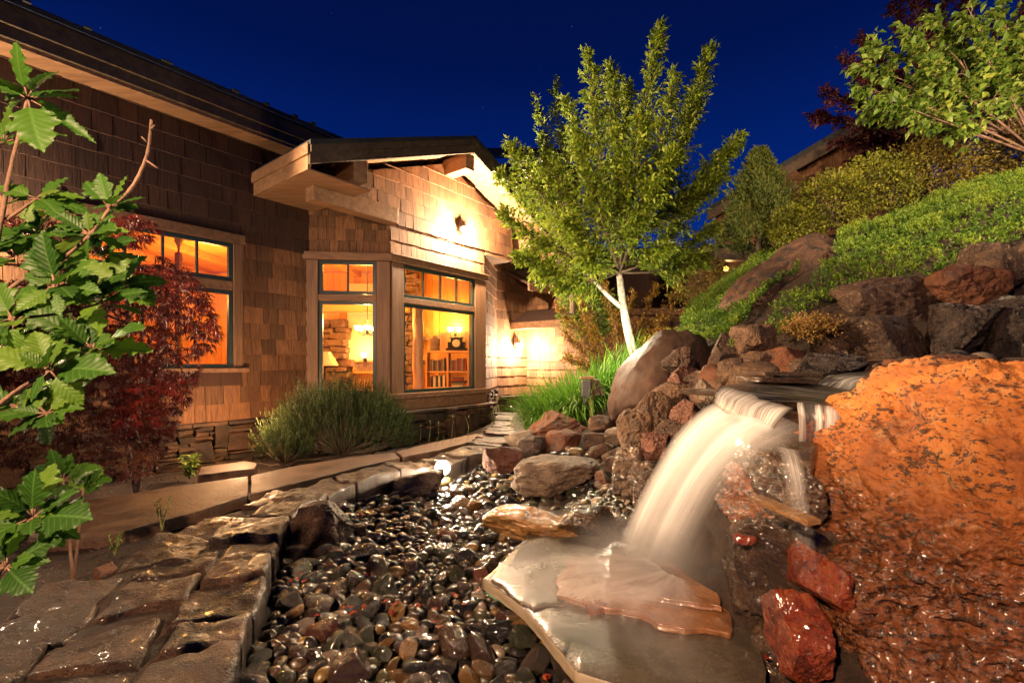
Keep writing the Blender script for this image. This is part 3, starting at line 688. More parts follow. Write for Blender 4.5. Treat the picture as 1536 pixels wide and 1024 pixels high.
def rock(label, box, Y, mat, k=3, planes=5, seed=1, amp=.16, freq=1.6, depth=None, tilt=0, sub=5, asp=1, fine=.03, ridg=.05, name='boulder', group=None, cat='rock', sink=.0):
    x0, y0, x1, y1 = box; V, Fc = ico(sub)
    w = (x1-x0)/F*Y; h = (y1-y0)/F*Y; d = depth or (w+h)/2*.9; Yc = Y+d*.35; a = P(x0, y0, Yc); b = P(x1, y1, Yc); w = b.x-a.x; h = a.z-b.z
    rot = Matrix.Rotation(R(tilt), 3, 'Y') @ Matrix.Rotation(R(random.Random(seed).uniform(-25,25)), 3, 'Z')
    Q = rockmesh(V, Fc, k, planes, seed, amp, freq, None, fine, ridg)*np.array([asp,1,1]); Q = Q@np.array(rot).T
    lo, hi = Q.min(0), Q.max(0); Q = (Q-(lo+hi)/2)/((hi-lo)/2)*np.array([w/2, d/2, h/2])
    c = np.array([(a.x+b.x)/2, Yc, (a.z+b.z)/2]); 
    o = mk(name, Q+c, Fc, M[mat], smooth=True, loc=(c[0], c[1], b.z)); tag(o, label, cat, group); return o
# the retaining row on the slope
rock('squarish grey brown boulder left of the wide pale block in the retaining row', (1212,480,1275,550), 4.3, 'brown', 4, 5, 11)
rock('wide pale brown block in the middle of the retaining row above the stream', (1266,472,1385,556), 4.05, 'brown', 5, 5, 12, sub=6, tilt=4)
rock('dark block with a pale cap and a black shadowed right side in the retaining row', (1378,455,1492,548), 3.9, 'dark', 6, 4, 13, sub=6, tilt=8, fine=.05)
rock('black rough boulder at the right edge of the retaining row', (1480,438,1590,548), 3.8, 'dark', 4, 5, 14, fine=.05)
rock('long rust and brown boulder just under the juniper above the retaining row', (1232,418,1418,500), 4.75, 'brown', 3, 6, 15, sub=6, tilt=-8)
rock('orange rust boulder upper right under the juniper edge', (1400,398,1500,468), 4.45, 'rust', 4, 5, 16, tilt=6, sub=6)
rock('pale brown slab boulder leaning behind the orange rust one', (1440,362,1548,450), 4.5, 'brown', 4, 5, 17, tilt=25, sub=6)
rock('brown boulder cut by the right edge above the retaining row', (1512,345,1650,445), 4.5, 'brown', 3.5, 5, 18)
rock('big sloping dark boulder with lichen patches between the two juniper beds', (1068,340,1316,530), 6.3, 'moss', 3, 6, 19, sub=7, tilt=-38, asp=1.9, depth=1.4, amp=.12, fine=.02)
rock('large smooth rust brown mound boulder at the foot of the white trunked tree', (912,494,1078,668), 5.3, 'mound', 2.6, 3, 20, sub=6, tilt=-42, asp=1.6, depth=1.5, amp=.12, fine=.018, ridg=.015)
rock('tan rough boulder at the lower tip of the juniper bed', (1098,484,1168,548), 4.15, 'tan', 3, 6, 21, sub=6)
rock('dark brown boulder between the mound and the tan rough boulder', (1062,498,1112,556), 4.25, 'brown', 3, 6, 22)
rock('round tan boulder full of small pits beside the stream', (1072,536,1126,582), 3.7, 'tan', 2.4, 5, 23, fine=.05)
rock('small brown pitted rock behind the round tan boulder', (1104,526,1158,562), 3.95, 'tan', 3, 6, 24)
rock('reddish brown rock left of the black lava lump', (1146,520,1214,566), 3.9, 'rust', 3, 6, 25)
rock('long black lava lump along the back of the upper pool', (1186,528,1296,569), 3.7, 'dark', 3, 6, 26, fine=.06)
rock('dark red brown rock under the wide pale block', (1285,540,1352,566), 3.75, 'dark', 3, 6, 27)
rock('small orange brown stone under the wide pale block', (1325,538,1350,553), 3.6, 'rust', 3, 5, 28)
rock('rust brown rock with a hollow left end sitting above the orange boulder', (1350,531,1474,592), 2.75, 'rust', 3.4, 6, 29, sub=6, fine=.05, tilt=5)
for i_, (b, l) in enumerate([((1452,528,1492,560),'olive grey rounded stone at the right behind the rust rock'),((1478,545,1512,568),'pale grey oval pebble behind the orange boulder'),((1500,536,1560,556),'flat dark stone at the right edge of the stream'),((1460,540,1482,562),'round blue grey pebble between the olive stone and rust rock'),((1412,524,1450,540),'small dark stone in the shade under the dark block')]):
    rock(l, b, 3.0, ['pale','pale','brown','pale','dark'][i_], 2.2, 2, 30+i_, sub=4, fine=0, ridg=0, amp=.06)
# rock pile left of the fall
pile = [
 ((998,548,1052,612),4.25,'pink','upright reddish lava rock at the left of the pile crest',41),
 ((1044,568,1082,614),3.35,'pale','grey lip stone where the upper pool begins',42),
 ((976,572,1034,620),3.95,'tan','tan rough rock leaning on the reddish lava rock',43),
 ((950,583,1006,652),3.95,'tan','tall tan rock at the left shoulder of the pile',44),
 ((922,612,978,694),3.6,'tan','orange tan angular rock low on the left of the pile',45),
 ((960,648,1004,694),3.35,'pink','pinkish rough rock beside the angular tan rock',46),
 ((918,668,976,752),3.3,'wet','dark wet rock at the foot of the pile beside the cobbles',47),
 ((1006,598,1056,646),3.45,'pink','red brown lava rock partly behind the white fall',48),
 ((1028,552,1080,590),3.95,'brown','dark brown rock behind the grey lip stone',49),
 ((978,628,1030,672),3.45,'brown','brown pitted rock in the middle of the pile',50),
 ((990,520,1048,566),4.7,'brown','brown rock between the pile and the smooth mound',51),
 ((1002,640,1060,720),3.1,'wet','dark wet rock hidden at the back of the fall',52),
 ((945,690,1010,770),3.05,'wet','low wet rock at the left foot of the fall',53)]
for b, Y, m_, l, s in pile: rock(l, b, Y, m_, 3.6, 10, s, sub=6, fine=.05, ridg=.08)
# rocks round the far end of the cobble bed
mid = [
 ((790,616,884,662),6.1,'rust','broad rust brown rock in front of the grass clump',61,3,6),
 ((818,644,872,688),5.7,'rust','rust rock with a flat front below the broad one',62,4,5),
 ((872,648,908,684),5.6,'brown','upright brown block beside the orange pebbles',63,5,4),
 ((774,652,826,692),5.7,'brown','dark brown rock left of the flat fronted rust rock',64,3,6),
 ((756,644,800,672),6.0,'pale','grey flat rock at the end of the kerb path',65,3.5,5),
 ((724,668,788,708),5.0,'pink','long pale pinkish rock leaning towards the lamp',66,3,4),
 ((766,684,906,740),4.55,'pale','long grey pitted slab lying across the cobble bed',67,4,3),
 ((432,754,526,815),3.35,'brown','dark rough boulder at the left of the cobble bed beside the kerb',78,2.5,9),
 ((722,760,872,810),3.3,'golden','flat golden wet rock behind the large slab',69,3,4),
 ((836,758,930,806),3.2,'wet','twisted dark wet rock right of the golden rock',70,3,5),
 ((906,640,950,668),4.9,'pale','pale rounded stone beside the foot of the mound',71,2.3,2),
 ((882,622,920,650),5.5,'tan','tan rounded rock at the corner of the grass clump',72,2.3,3),
 ((888,664,920,690),4.9,'tan','small ochre stone beside the upright brown block',73,2.3,3)]
for b, Y, m_, l, s, k, pl in mid: rock(l, b, Y, m_, k, pl, s, sub=6 if b[2]-b[0] > 80 else 5, fine=.045 if s in (67,68) else .02)
# the wet rock face under and right of the fall
face = [
 ((1114,666,1182,732),2.4,'wet','wet brown rock directly under the stream lip',181,3,6),
 ((1082,716,1148,792),2.5,'wet','squarish wet rock in the middle of the rock face',82,4,4),
 ((1010,735,1106,870),2.95,'wet','large wet rock behind the right side of the fall',83,3,6),
 ((1022,805,1130,905),2.6,'wet','layered wet rock above the red edged slab',84,4,5),
 ((1096,770,1235,965),2.0,'wet','big dark glistening slab of rock right of the fall',85,4,6),
 ((1120,905,1215,1015),1.85,'wet','low wet rock by the right end of the large slab',86,3,5),
 ((1140,690,1215,780),2.1,'wet','dark rock in the notch beside the orange boulder',87,3,5),
 ((1154,880,1226,1000),1.74,'redwet','shiny red rock against the foot of the orange boulder',88,2.4,9),
 ((1196,818,1244,900),1.76,'redwet','upper lobe of wet red rock tucked against the orange boulder',90,2.4,9),
 ((1040,870,1110,935),2.5,'wet','wet brown rock at the foot of the face',89,3,5)]
for b, Y, m_, l, s, k, pl in face: rock(l, b, Y, m_, k, pl, s, sub=6, fine=.05 if s not in (88,90) else .01, ridg=.09 if s not in (88,90) else .03, depth=.5 if s not in (88,90) else .35)
rock('small red stone on the ledge beside the fall', (1100,800,1135,818), 2.05, 'redwet', 2.5, 3, 95, sub=4)
# the big orange boulder
def bigrock():
    V, Fc = ico(8); r = V/(np.abs(V)**3.0).sum(1)[:,None]**(1/3.0)
    for n, c in (((-.80,-.1,.60),.66),((-.6,-.75,.1),.88),((-.3,-.55,.8),.86),((-.9,0,-.35),.84)):
        n = np.array(n)/np.linalg.norm(n); d = r@n; m = d > c; r[m] -= ((d[m]-c)*.9)[:,None]*n
    r = r*np.array([.98,.80,.82])
    r = r + V*(.13*fbm(r*1.7+4, 5, 7)-.055*np.maximum(0,1-np.abs(fbm(r*1.9+11, 3, 51))*6)-.03*np.maximum(0,1-np.abs(fbm(r*4.1+3, 3, 57))*7)+.035*fbm(r*5+2,3,61))[:,None]
    q = r*np.array([1,1,1.9]); a = fbm(q*9+2, 4, 21); b = fbm(q*26, 3, 33); c = fbm(q*55, 2, 44)
    r = r + V*(.024*a-.042*np.clip((b-.14)*3, 0, 1)+.007*b-.011*np.clip((c-.22)*4, 0, 1)+.004*c)[:,None]
    return r+np.array([2.045,2.08,-.82]), Fc
M['orange'] = None
def orangemat():
    m, t, b, o = newmat('orange_lava')
    v = coords(t, 'Object', (1,1,1), False); vs = coords(t, 'Object', (1,1,1.8), False)
    n1 = noise(t, v, 2.6, 6, .62, .4); n2 = noise(t, vs, 32, 5, .68); n3 = noise(t, v, 120, 4, .7); n4 = noise(t, v, 1.15, 3, .5)
    c = ramp(t, n1, [(.30,(.10,.028,.007)),(.42,(.24,.066,.010)),(.54,(.37,.118,.017)),(.66,(.43,.165,.03)),(.76,(.46,.25,.09))])
    n5 = noise(t, v, 5.5, 4, .6); fl = math_(t, 'ADD', n2, math_(t, 'MULTIPLY', math_(t, 'SUBTRACT', n5, .5), .55))
    c = mixc(t, ramp(t, n4, [(.46,0),(.62,.75)]), c, (.17,.060,.018))
    c = mixc(t, ramp(t, noise(t, v, 8, 5, .7), [(.56,0),(.66,.5)]), c, (.40,.24,.11))
    c = mixc(t, ramp(t, fl, [(.55,0),(.60,.95)]), c, (.022,.009,.005))
    c = mixc(t, ramp(t, n3, [(.45,0),(.8,.4)]), c, (.36,.15,.045))
    sx = N(t, 'ShaderNodeSeparateXYZ'); t.links.new(v, sx.inputs[0])
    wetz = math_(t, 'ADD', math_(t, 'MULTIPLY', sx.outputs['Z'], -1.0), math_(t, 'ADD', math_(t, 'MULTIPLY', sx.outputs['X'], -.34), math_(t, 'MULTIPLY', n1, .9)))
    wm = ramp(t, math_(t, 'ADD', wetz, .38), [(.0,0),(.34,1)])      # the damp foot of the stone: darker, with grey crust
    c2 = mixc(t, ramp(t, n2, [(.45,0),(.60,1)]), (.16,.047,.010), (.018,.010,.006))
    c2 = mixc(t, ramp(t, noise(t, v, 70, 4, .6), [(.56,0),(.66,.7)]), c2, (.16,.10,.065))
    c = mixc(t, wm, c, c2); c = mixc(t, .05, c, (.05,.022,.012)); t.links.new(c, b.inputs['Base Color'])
    t.links.new(ramp(t, wm, [(0,.75),(1,.22)]), b.inputs['Roughness'])
    t.links.new(math_(t, 'MULTIPLY', wm, .3), b.inputs['Coat Weight']); b.inputs['Coat Roughness'].default_value = .15
    pv = bump(t, b, n3, .005); bump(t, b, n2, .008, 1, pv)
    return m
M['orange'] = orangemat()
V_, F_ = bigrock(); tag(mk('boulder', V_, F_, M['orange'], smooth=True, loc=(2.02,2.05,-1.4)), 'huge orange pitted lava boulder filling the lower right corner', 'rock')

# ------------------------------------------------------------------ flat stones: outline + rounded edge
def flatmesh(out, ztop, thick, rnd_=.02, rough=.008, seed=0, slope=(0,0), M_=56, freq=6, chip=.02, strat=0):
    out = np.array(out, float); n = len(out); t = np.linspace(0, n, M_, endpoint=False); i = t.astype(int); f = t-i
    a, b = out[i % n], out[(i+1) % n]; o = a+(b-a)*f[:,None]; c = o.mean(0)
    nn = np.roll(o,-1,0)-np.roll(o,1,0); nn = np.stack([nn[:,1],-nn[:,0]],1); nn /= np.linalg.norm(nn,axis=1)[:,None]+1e-9
    if ((o-c)*nn).sum() < 0: nn = -nn
    o = o + nn*(chip*fbm(np.stack([o[:,0]*7,o[:,1]*7,np.full(M_,seed*1.7)],1),3,seed))[:,None]
    rad = np.linalg.norm(o-c,axis=1).mean(); er = min(.9, rnd_/rad)
    rs = list(np.linspace(0.04, 1-er, 9))+[1-er*.6, 1-er*.25, 1-er*.05]; V = [np.array([[c[0],c[1],0]])]
    for r in rs:
        q = c+(o-c)*r; dz = -rnd_*max(0,(r-(1-er))/er)**2.2; V.append(np.concatenate([q, np.full((M_,1),dz)],1))
    V = np.concatenate(V); V[:,2] += rough*fbm(np.stack([V[:,0]*freq,V[:,1]*freq,np.full(len(V),seed*2.3)],1),5,seed+3)*1.6
    if strat: V[:,2] += strat*np.round(2*fbm(np.stack([V[:,0]*2.5,V[:,1]*2.5,np.full(len(V),seed+.5)],1),2,seed+8))/2
    V[:,2] += ztop + (V[:,0]-c[0])*slope[0]+(V[:,1]-c[1])*slope[1]
    L = [V]; last = V[-M_:]; 
    for k in range(1,5):
        q = last.copy(); q[:,2] -= rnd_*.4+(thick-rnd_*.4)*k/4; off = chip*.5*fbm(np.stack([q[:,0]*9,q[:,1]*9,q[:,2]*30],1),3,seed+k)
        q[:,:2] += nn*off[:,None]; L.append(q)
    V = np.concatenate(L); nr = len(rs)+4; Fc = [(0,1+k,1+(k+1)%M_) for k in range(M_)]
    for r in range(nr-1):
        for k in range(M_):
            a_, b_ = 1+r*M_+k, 1+r*M_+(k+1)%M_; Fc.append((a_,a_+M_,b_+M_,b_))
    return V, Fc, c
M['kerb'] = rockmat('damp_brown_kerb_stone', [(.009,.004,.0018),(.042,.0175,.0065),(.090,.041,.017)], 6, (.28,.6), .006, 70, .03, 80, streak=(1,1.5,1), coat=.15, tinted=.35)
M['flag'] = rockmat('sandstone_flag', [(.045,.022,.011),(.13,.065,.033),(.22,.125,.068)], 4, (.5,.75), 0, 60, .014, 45, tinted=.12)
def flat(label, out, ztop, thick, mat, name='flat_stone', group=None, cat='stone', **k):
    V, Fc, c = flatmesh(out, ztop, thick, **k); return tag(mk(name, V, Fc, M[mat], smooth=True, loc=(c[0],c[1],ztop-thick)), label, cat, group)
K = np.array([(-.93,1.30),(-1.02,1.7),(-1.2,2.2),(-1.43,2.8),(-1.62,3.4),(-1.60,4.25),(-1.25,4.85),(-.75,5.35),(-.28,6.1),(.05,6.9),(.32,7.9),(.55,9.2),(.6,10.6)])
def catm(pts, n):
    pts = np.array(pts, float); P_ = np.vstack([2*pts[0]-pts[1], pts, 2*pts[-1]-pts[-2]]); t = np.linspace(0, len(pts)-1.0001, n); i = t.astype(int); f = (t-i)[:,None]
    a, b, c, d = P_[i], P_[i+1], P_[i+2], P_[i+3]; return .5*(2*b+(c-a)*f+(2*a-5*b+4*c-d)*f**2+(3*b-a-3*c+d)*f**3)
Kc = catm(K, 400); Ks = np.concatenate([[0], np.cumsum(np.linalg.norm(np.diff(Kc,axis=0),axis=1))])
def kpt(s, q):
    s = min(max(s, 0), Ks[-1]-.01); x = np.interp(s, Ks, Kc[:,0]); y = np.interp(s, Ks, Kc[:,1]); x2 = np.interp(s+.12, Ks, Kc[:,0]); y2 = np.interp(s+.12, Ks, Kc[:,1])
    d = np.array([x2-x, y2-y]); l = np.linalg.norm(d)
    if l < 1e-6: d = np.array([.1,.9]); l = np.linalg.norm(d)
    d /= l; return (x-d[1]*q, y+d[0]*q)
kr = random.Random(8)
def width(s): return np.interp(s, [0,1.0,2.1,3.2,4.2,5.2,7,9.6], [1.5,1.35,.75,.36,.42,.45,.75,1.0])
fronts = ['nearest dark kerb slab at the bottom edge beside the cobbles','grey kerb stone with a steep face, second from the bottom along the cobbles','brown kerb stone with a pale wet corner, third along the cobbles','rounded kerb stone past the pale cornered one, fourth along the cobbles']
s = 0; kk = 0
while s < Ks[-1]-.2:
    w = width(s); far = s > 5.0; l = kr.uniform(.16,.28) if far else (kr.uniform(.27,.40) if s < 2 else kr.uniform(.24,.38) if s < 3.0 else kr.uniform(.38,.62))
    nq = 1 if w < .45 or far else 2 if w < .9 else 4; q = 0.0
    cuts = [0]+[w*(j/nq)*kr.uniform(.93,1.07) for j in range(1,nq)]+[w*kr.uniform(.92,1.1)]
    if nq == 4: cuts = [0, .34*kr.uniform(.9,1.1), .72*kr.uniform(.92,1.08), 1.08, w]
    for j in range(nq):
        sh_ = -.25*cuts[j] if s < 2.4 else 0; J = .05 if s < 2.6 else .018 if not far else .012; jt = lambda: kr.uniform(-J, J)
        s0 = s+sh_+(kr.uniform(-.09,.09) if j else 0)-(.10*j if s < 2.4 else 0); s1 = s0+l*kr.uniform(.98,1.06)-.016
        a, b = cuts[j]+.008, cuts[j+1]-.008
        if s1 < .05: continue
        o = [kpt(s0+jt()*.5,a),kpt((s0+s1)/2+jt(),a-.02*kr.random()),kpt(s1+jt()*.6,a+.01*kr.random()),kpt(s1+jt(),(a+b)/2),kpt(s1+jt(),b+jt()*.5),kpt((s0+s1)/2+jt(),b+jt()*.4),kpt(s0+jt(),b+jt()*.4),kpt(s0+jt(),(a+b)/2)]
        if far: lab, grp = 'thin brown stone in the layered kerb path leading to the grass clump', 'layered kerb path stones'
        elif j == 0 and kk < 4: lab, grp = fronts[kk], None
        elif j == 0: lab, grp = 'rough brown coping stone along the far edge of the cobble bed', 'kerb coping stones'
        else: lab, grp = 'broad brown slab in the mortared stonework at the lower left', 'lower left paving slabs'
        z = -1.15+kr.uniform(-.02,.028)-.01*j+(.02 if far else 0)
        flat(lab, o, z, .28 if not far else .2, 'kerb', 'kerb_stone', grp, 'kerb stone', rnd_=.024 if not far else .012, rough=.026 if not far else .012, seed=kk*7+j, chip=.03 if not far else .02, freq=5.5, slope=(kr.uniform(-.06,.06), kr.uniform(-.05,.05)), strat=.008 if not far else .004, M_=80)
    s += l; kk += 1
mv = []; mfc = []; ss = np.linspace(.0, Ks[-1]-.1, 140)
for i_, s_ in enumerate(ss):
    w = width(s_)
    for q in (.03, w*.35, w*.7, w-.02):
        x_, y_ = kpt(s_ - (.25*q+.02 if s_ < 2.4 else 0), q); mv.append((x_, y_, -1.188+.008*math.sin(i_*1.7+q*9)))
    if i_:
        for j_ in range(3): a_ = (i_-1)*4+j_; mfc.append((a_, a_+4, a_+5, a_+1))
tag(mk('mortar', mv, mfc, M['soil'], smooth=True), kind='structure')
# sandstone path behind the kerb
def pz(l, z): return [PZ(x, y, z) for x, y in l]
flat('long smooth sandstone slab of the path at the left', pz([(40,812),(150,806),(300,765),(372,742),(372,714),(300,724),(180,742),(60,760)], -1.17), -1.17, .09, 'flag', 'path_slab', rnd_=.008, rough=.003, seed=301, chip=.01, M_=90)
flat('smooth sandstone path slab between the planting and the curved kerb', pz([(376,741),(470,718),(540,700),(600,686),(590,678),(520,686),(450,697),(376,713)], -1.17), -1.17, .09, 'flag', 'path_slab', rnd_=.008, rough=.003, seed=302, chip=.01, M_=90)
flat('sandstone path slab running behind the lamp towards the layered stones', pz([(604,685),(660,674),(735,655),(715,650),(650,663),(594,677)], -1.17), -1.17, .09, 'flag', 'path_slab', rnd_=.008, rough=.003, seed=303, chip=.01, M_=90)
flat('grey slab step lying against the stone base of the house', pz([(296,712),(382,702),(386,694),(368,691),(300,700)], -1.20), -1.20, .12, 'flag', 'step_slab', rnd_=.012, rough=.004, seed=304, chip=.008)
flat('small orange flat stone in the soil beside the kerb', pz([(140,850),(170,838),(178,848),(150,862)], -1.16), -1.16, .06, 'rust', 'flat_stone', seed=305)
rock('pale flat stone beside the glowing lamp in the cobbles', (590,702,668,742), 4.75, 'pale', 3.5, 7, 306, sub=6, fine=.05, depth=.34, name='flat_stone')
# big wet slabs under the fall
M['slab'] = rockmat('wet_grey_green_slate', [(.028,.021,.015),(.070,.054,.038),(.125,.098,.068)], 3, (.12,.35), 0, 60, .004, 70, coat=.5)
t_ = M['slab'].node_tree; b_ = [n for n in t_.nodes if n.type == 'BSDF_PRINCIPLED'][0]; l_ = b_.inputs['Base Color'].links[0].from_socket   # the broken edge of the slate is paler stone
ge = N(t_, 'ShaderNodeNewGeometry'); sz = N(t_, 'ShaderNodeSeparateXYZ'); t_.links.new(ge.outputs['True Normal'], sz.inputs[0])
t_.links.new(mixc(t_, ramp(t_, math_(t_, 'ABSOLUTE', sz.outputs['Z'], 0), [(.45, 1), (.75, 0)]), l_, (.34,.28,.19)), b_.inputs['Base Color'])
M['slabred'] = rockmat('wet_orange_sandstone', [(.12,.045,.016),(.30,.13,.05),(.42,.22,.10)], 4, (.12,.35), 0, 60, .006, 60, coat=.5)
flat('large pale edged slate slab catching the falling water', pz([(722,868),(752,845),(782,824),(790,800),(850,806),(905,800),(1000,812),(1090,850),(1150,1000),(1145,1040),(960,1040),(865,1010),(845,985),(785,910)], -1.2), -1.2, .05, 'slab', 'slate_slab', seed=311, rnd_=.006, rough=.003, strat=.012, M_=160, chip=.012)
M['greenst'] = plain('wet_green_slate', (.10,.28,.17), .2, 0, .3, 20)
flat('green edged thin slab showing under the left tip of the large slate', pz([(728,878),(745,860),(800,880),(850,930),(800,915),(775,905)], -1.27), -1.262, .04, 'greenst', 'slate_slab', seed=312) if 'greenst' in M else None
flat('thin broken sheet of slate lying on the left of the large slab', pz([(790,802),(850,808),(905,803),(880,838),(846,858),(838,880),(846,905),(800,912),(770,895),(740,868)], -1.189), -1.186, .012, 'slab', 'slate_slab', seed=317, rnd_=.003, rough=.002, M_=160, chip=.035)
flat('orange edged sandstone slab lying on the slate', pz([(836,872),(850,838),(930,830),(1010,846),(1092,905),(1096,950),(1040,944),(985,936),(960,922),(890,905),(836,893)], -1.172), -1.172, .022, 'slabred', 'sandstone_slab', seed=313, rnd_=.003, rough=.003, M_=160, chip=.03)
flat('topmost thin sandstone slab under the falling water', pz([(908,872),(935,846),(1000,840),(1068,862),(1086,912),(1030,902),(960,886)], -1.140), -1.140, .022, 'slabred', 'sandstone_slab', seed=314, rnd_=.003, rough=.003, M_=160, chip=.03)
flat('small bright red stone beside the orange edge of the slab', pz([(878,905),(908,903),(912,915),(884,920)], -1.185), -1.17, .03, 'redwet', 'flat_stone', seed=315, rnd_=.01)
# golden plank-like stone and slates by the stream
def bar(label, a, b, Ya, Yb, h, d, mat, seed):
    A_ = P(*a, Ya); B_ = P(*b, Yb); dr = (B_-A_); L_ = dr.length; dr.normalize(); sd = dr.cross(Vector((0,0,1))).normalized(); up = sd.cross(dr)
    n = 22; vs = []; fs = []
    rr = np.random.RandomState(seed)
    for i in range(n+1):
        c = A_+dr*(L_*i/n); j = rr.uniform(-.08,.08,4)*h
        vs += [c+sd*-d/2+up*(j[0]), c+sd*d/2+up*(j[1]), c+sd*(d/2)+up*(-h+j[2]), c-sd*(d/2)+up*(-h+j[3])]
    for i in range(n):
        for k in range(4): fs.append((i*4+k, i*4+(k+1)%4, i*4+4+(k+1)%4, i*4+4+k))
    fs += [(0,3,2,1), (n*4,n*4+1,n*4+2,n*4+3)]
    return tag(mk('slate_bar', vs, fs, M[mat], loc=tuple((A_+B_)/2), bevel=.006), label, 'stone')
bar('golden edged flat stone jutting from the dark rock face', (1133,742), (1222,780), 2.0, 1.72, .022, .07, 'golden', 1)
bar('thin pale slate ledge on the left bank of the upper pool', (1130,556), (1216,559), 3.35, 3.4, .03, .25, 'brown', 2)
bar('dark wet slate ledge below the pale one at the upper pool', (1120,565), (1205,568), 3.2, 3.25, .03, .30, 'wet', 3)
bar('pale wet slate under the left end of the pool bank', (1048,583), (1120,586), 2.95, 3.1, .04, .3, 'wet', 4)
bar('long dark slate at the back edge of the upper pool', (1290,562), (1372,560), 3.5, 3.4, .03, .3, 'brown', 5)
# shelf stone carrying the lip of the fall
def shelf(label, pts, th, seed, mat):
    # 3D outline (px,py,Y) corners, gives a thick slab following the water sheet
    Q = [P(*p) for p in pts]; Q = [q-Vector((0,0,.04)) for q in Q]; c = sum(Q, Vector())/len(Q); n = len(Q); vs = [c]; fs = []; RR = 7; m = 48
    out = []
    for i in range(m):
        t = i*n/m; k = int(t); f = t-k; out.append(Q[k].lerp(Q[(k+1)%n], f))
    for r in range(1, RR+1):
        for i in range(m): vs.append(c.lerp(out[i], r/RR))
    for k in range(1,4):
        for i in range(m): vs.append(out[i]-Vector((0,0,th*k/3)))
    for i in range(m): fs.append((0,1+i,1+(i+1)%m))
    for r in range(RR+2):
        for i in range(m): a, b = 1+r*m+i, 1+r*m+(i+1)%m; fs.append((a,a+m,b+m,b))
    V = np.array([v[:] for v in vs]); nn = fbm(V*14, 4, seed); nn2 = fbm(V*14+9, 4, seed+1); V[:,2] += nn*.014; V[:,0] += nn2*.014; V[:,1] += fbm(V*14+20, 4, seed)*.014
    return tag(mk('shelf_stone', V, fs, M[mat], smooth=True, loc=tuple(c-Vector((0,0,th)))), label, 'stone')
shelf('grey shelf stone the stream pours over', [(1078,612,2.92),(1100,604,3.0),(1185,636,2.65),(1228,652,2.4),(1214,692,2.18),(1186,674,2.38),(1124,646,2.62)], .16, 5, 'wet')
shelf('dark ledge stone under the middle cascade of the stream', [(1084,590,2.9),(1120,580,3.1),(1300,585,3.1),(1290,616,2.62),(1200,610,2.68),(1134,600,2.78)], .13, 6, 'wet')
shelf('flat dark stone under the small upper cascade', [(1232,572,3.4),(1262,564,3.7),(1400,562,3.7),(1380,586,3.1),(1310,580,3.1)], .10, 7, 'wet')
# filler rocks behind the named ones so that no bare soil shows on the banks
for i_ in range(46):
    x, y = kr.choice([(kr.uniform(1.0,1.9),kr.uniform(3.0,4.8)),(kr.uniform(1.5,3.6),kr.uniform(3.7,4.4)),(kr.uniform(.9,1.35),kr.uniform(4,5.4))])
    s_ = kr.uniform(.09,.17); z = g1(x,y); V, Fc = ico(4); Q = rockmesh(V, Fc, 3, 5, 200+i_, .18, 1.6, None, .04)*np.array([s_*1.2,s_,s_*.85])+np.array([x,y,z+.03])
    tag(mk('rock', Q, Fc, M[kr.choice(['tan','brown','rust','dark'])], smooth=True, loc=(x,y,z-.1)), 'smaller rough rock filling a gap between the bank boulders', 'rock', 'gap filling bank rocks')

# ------------------------------------------------------------------ cobbles
def cobmat(name, a, b, rough=.16):
    m, t, bs, o = newmat(name); v = coords(t, 'Object', (1,1,2.2)); n1 = noise(t, v, 9, 5, .6, .5); n2 = noise(t, v, 60, 4, .6)
    c = ramp(t, n1, [(.32,a),(.68,b)]); c = mixc(t, ramp(t, n2, [(.45,0),(.8,.4)]), c, [x*1.8 for x in b])
    oi = N(t, 'ShaderNodeObjectInfo'); hs = N(t, 'ShaderNodeHueSaturation'); mr = N(t, 'ShaderNodeMapRange'); mr.inputs['To Min'].default_value = .6; mr.inputs['To Max'].default_value = 1.35
    t.links.new(oi.outputs['Random'], mr.inputs[0]); t.links.new(mr.outputs[0], hs.inputs['Value']); t.links.new(c, hs.inputs['Color']); t.links.new(hs.outputs[0], bs.inputs['Base Color'])
    t.links.new(ramp(t, n1, [(.3,rough*.6),(.7,rough*1.7)]), bs.inputs['Roughness']); bs.inputs['Coat Weight'].default_value = .75; bs.inputs['Coat Roughness'].default_value = .08
    bump(t, bs, math_(t,'ADD',n1,math_(t,'MULTIPLY',n2,.25)), .012); return m
CC = [('dark', cobmat('cobble_dark', (.003,.0027,.0022),(.011,.009,.0065)), 'dark wet cobble in the pebble bed', .38),
      ('brown', cobmat('cobble_brown', (.009,.005,.003),(.033,.016,.008)), 'dark brown wet cobble in the pebble bed', .24),
      ('olive', cobmat('cobble_olive', (.008,.009,.004),(.030,.032,.014)), 'olive green wet cobble in the pebble bed', .18),
      ('amber', cobmat('cobble_amber', (.05,.022,.005),(.17,.09,.020)), 'amber yellow wet cobble in the pebble bed', .10),
      ('rust', cobmat('cobble_rust', (.035,.011,.004),(.10,.030,.012)), 'rust red wet cobble in the pebble bed', .05),
      ('pale', cobmat('cobble_pale', (.05,.035,.025),(.13,.095,.068), .3), 'pale grey brown wet cobble in the pebble bed', .05)]
cr_ = random.Random(77); protos = {}
Vc, Fcc = ico(4)
for k_, mt, _, _ in CC:
    for j in range(5):
        rs_ = np.random.RandomState(abs(hash((k_ == 'x', j)))%1000+ord(k_[0])*7+j)
        Q = rockmesh(Vc, Fcc, rs_.uniform(2.1,3.0), rs_.randint(3,8), ord(k_[0])*5+j, .17, 1.3, None, .014)*np.array([1, rs_.uniform(.6,.85), rs_.uniform(.42,.65)])
        me = bpy.data.meshes.new('cobble'); me.from_pydata([tuple(v) for v in Q], [], [tuple(int(i) for i in f) for f in Fcc]); me.polygons.foreach_set('use_smooth', np.ones(len(me.polygons), bool)); me.materials.append(mt); protos[(k_,j)] = me
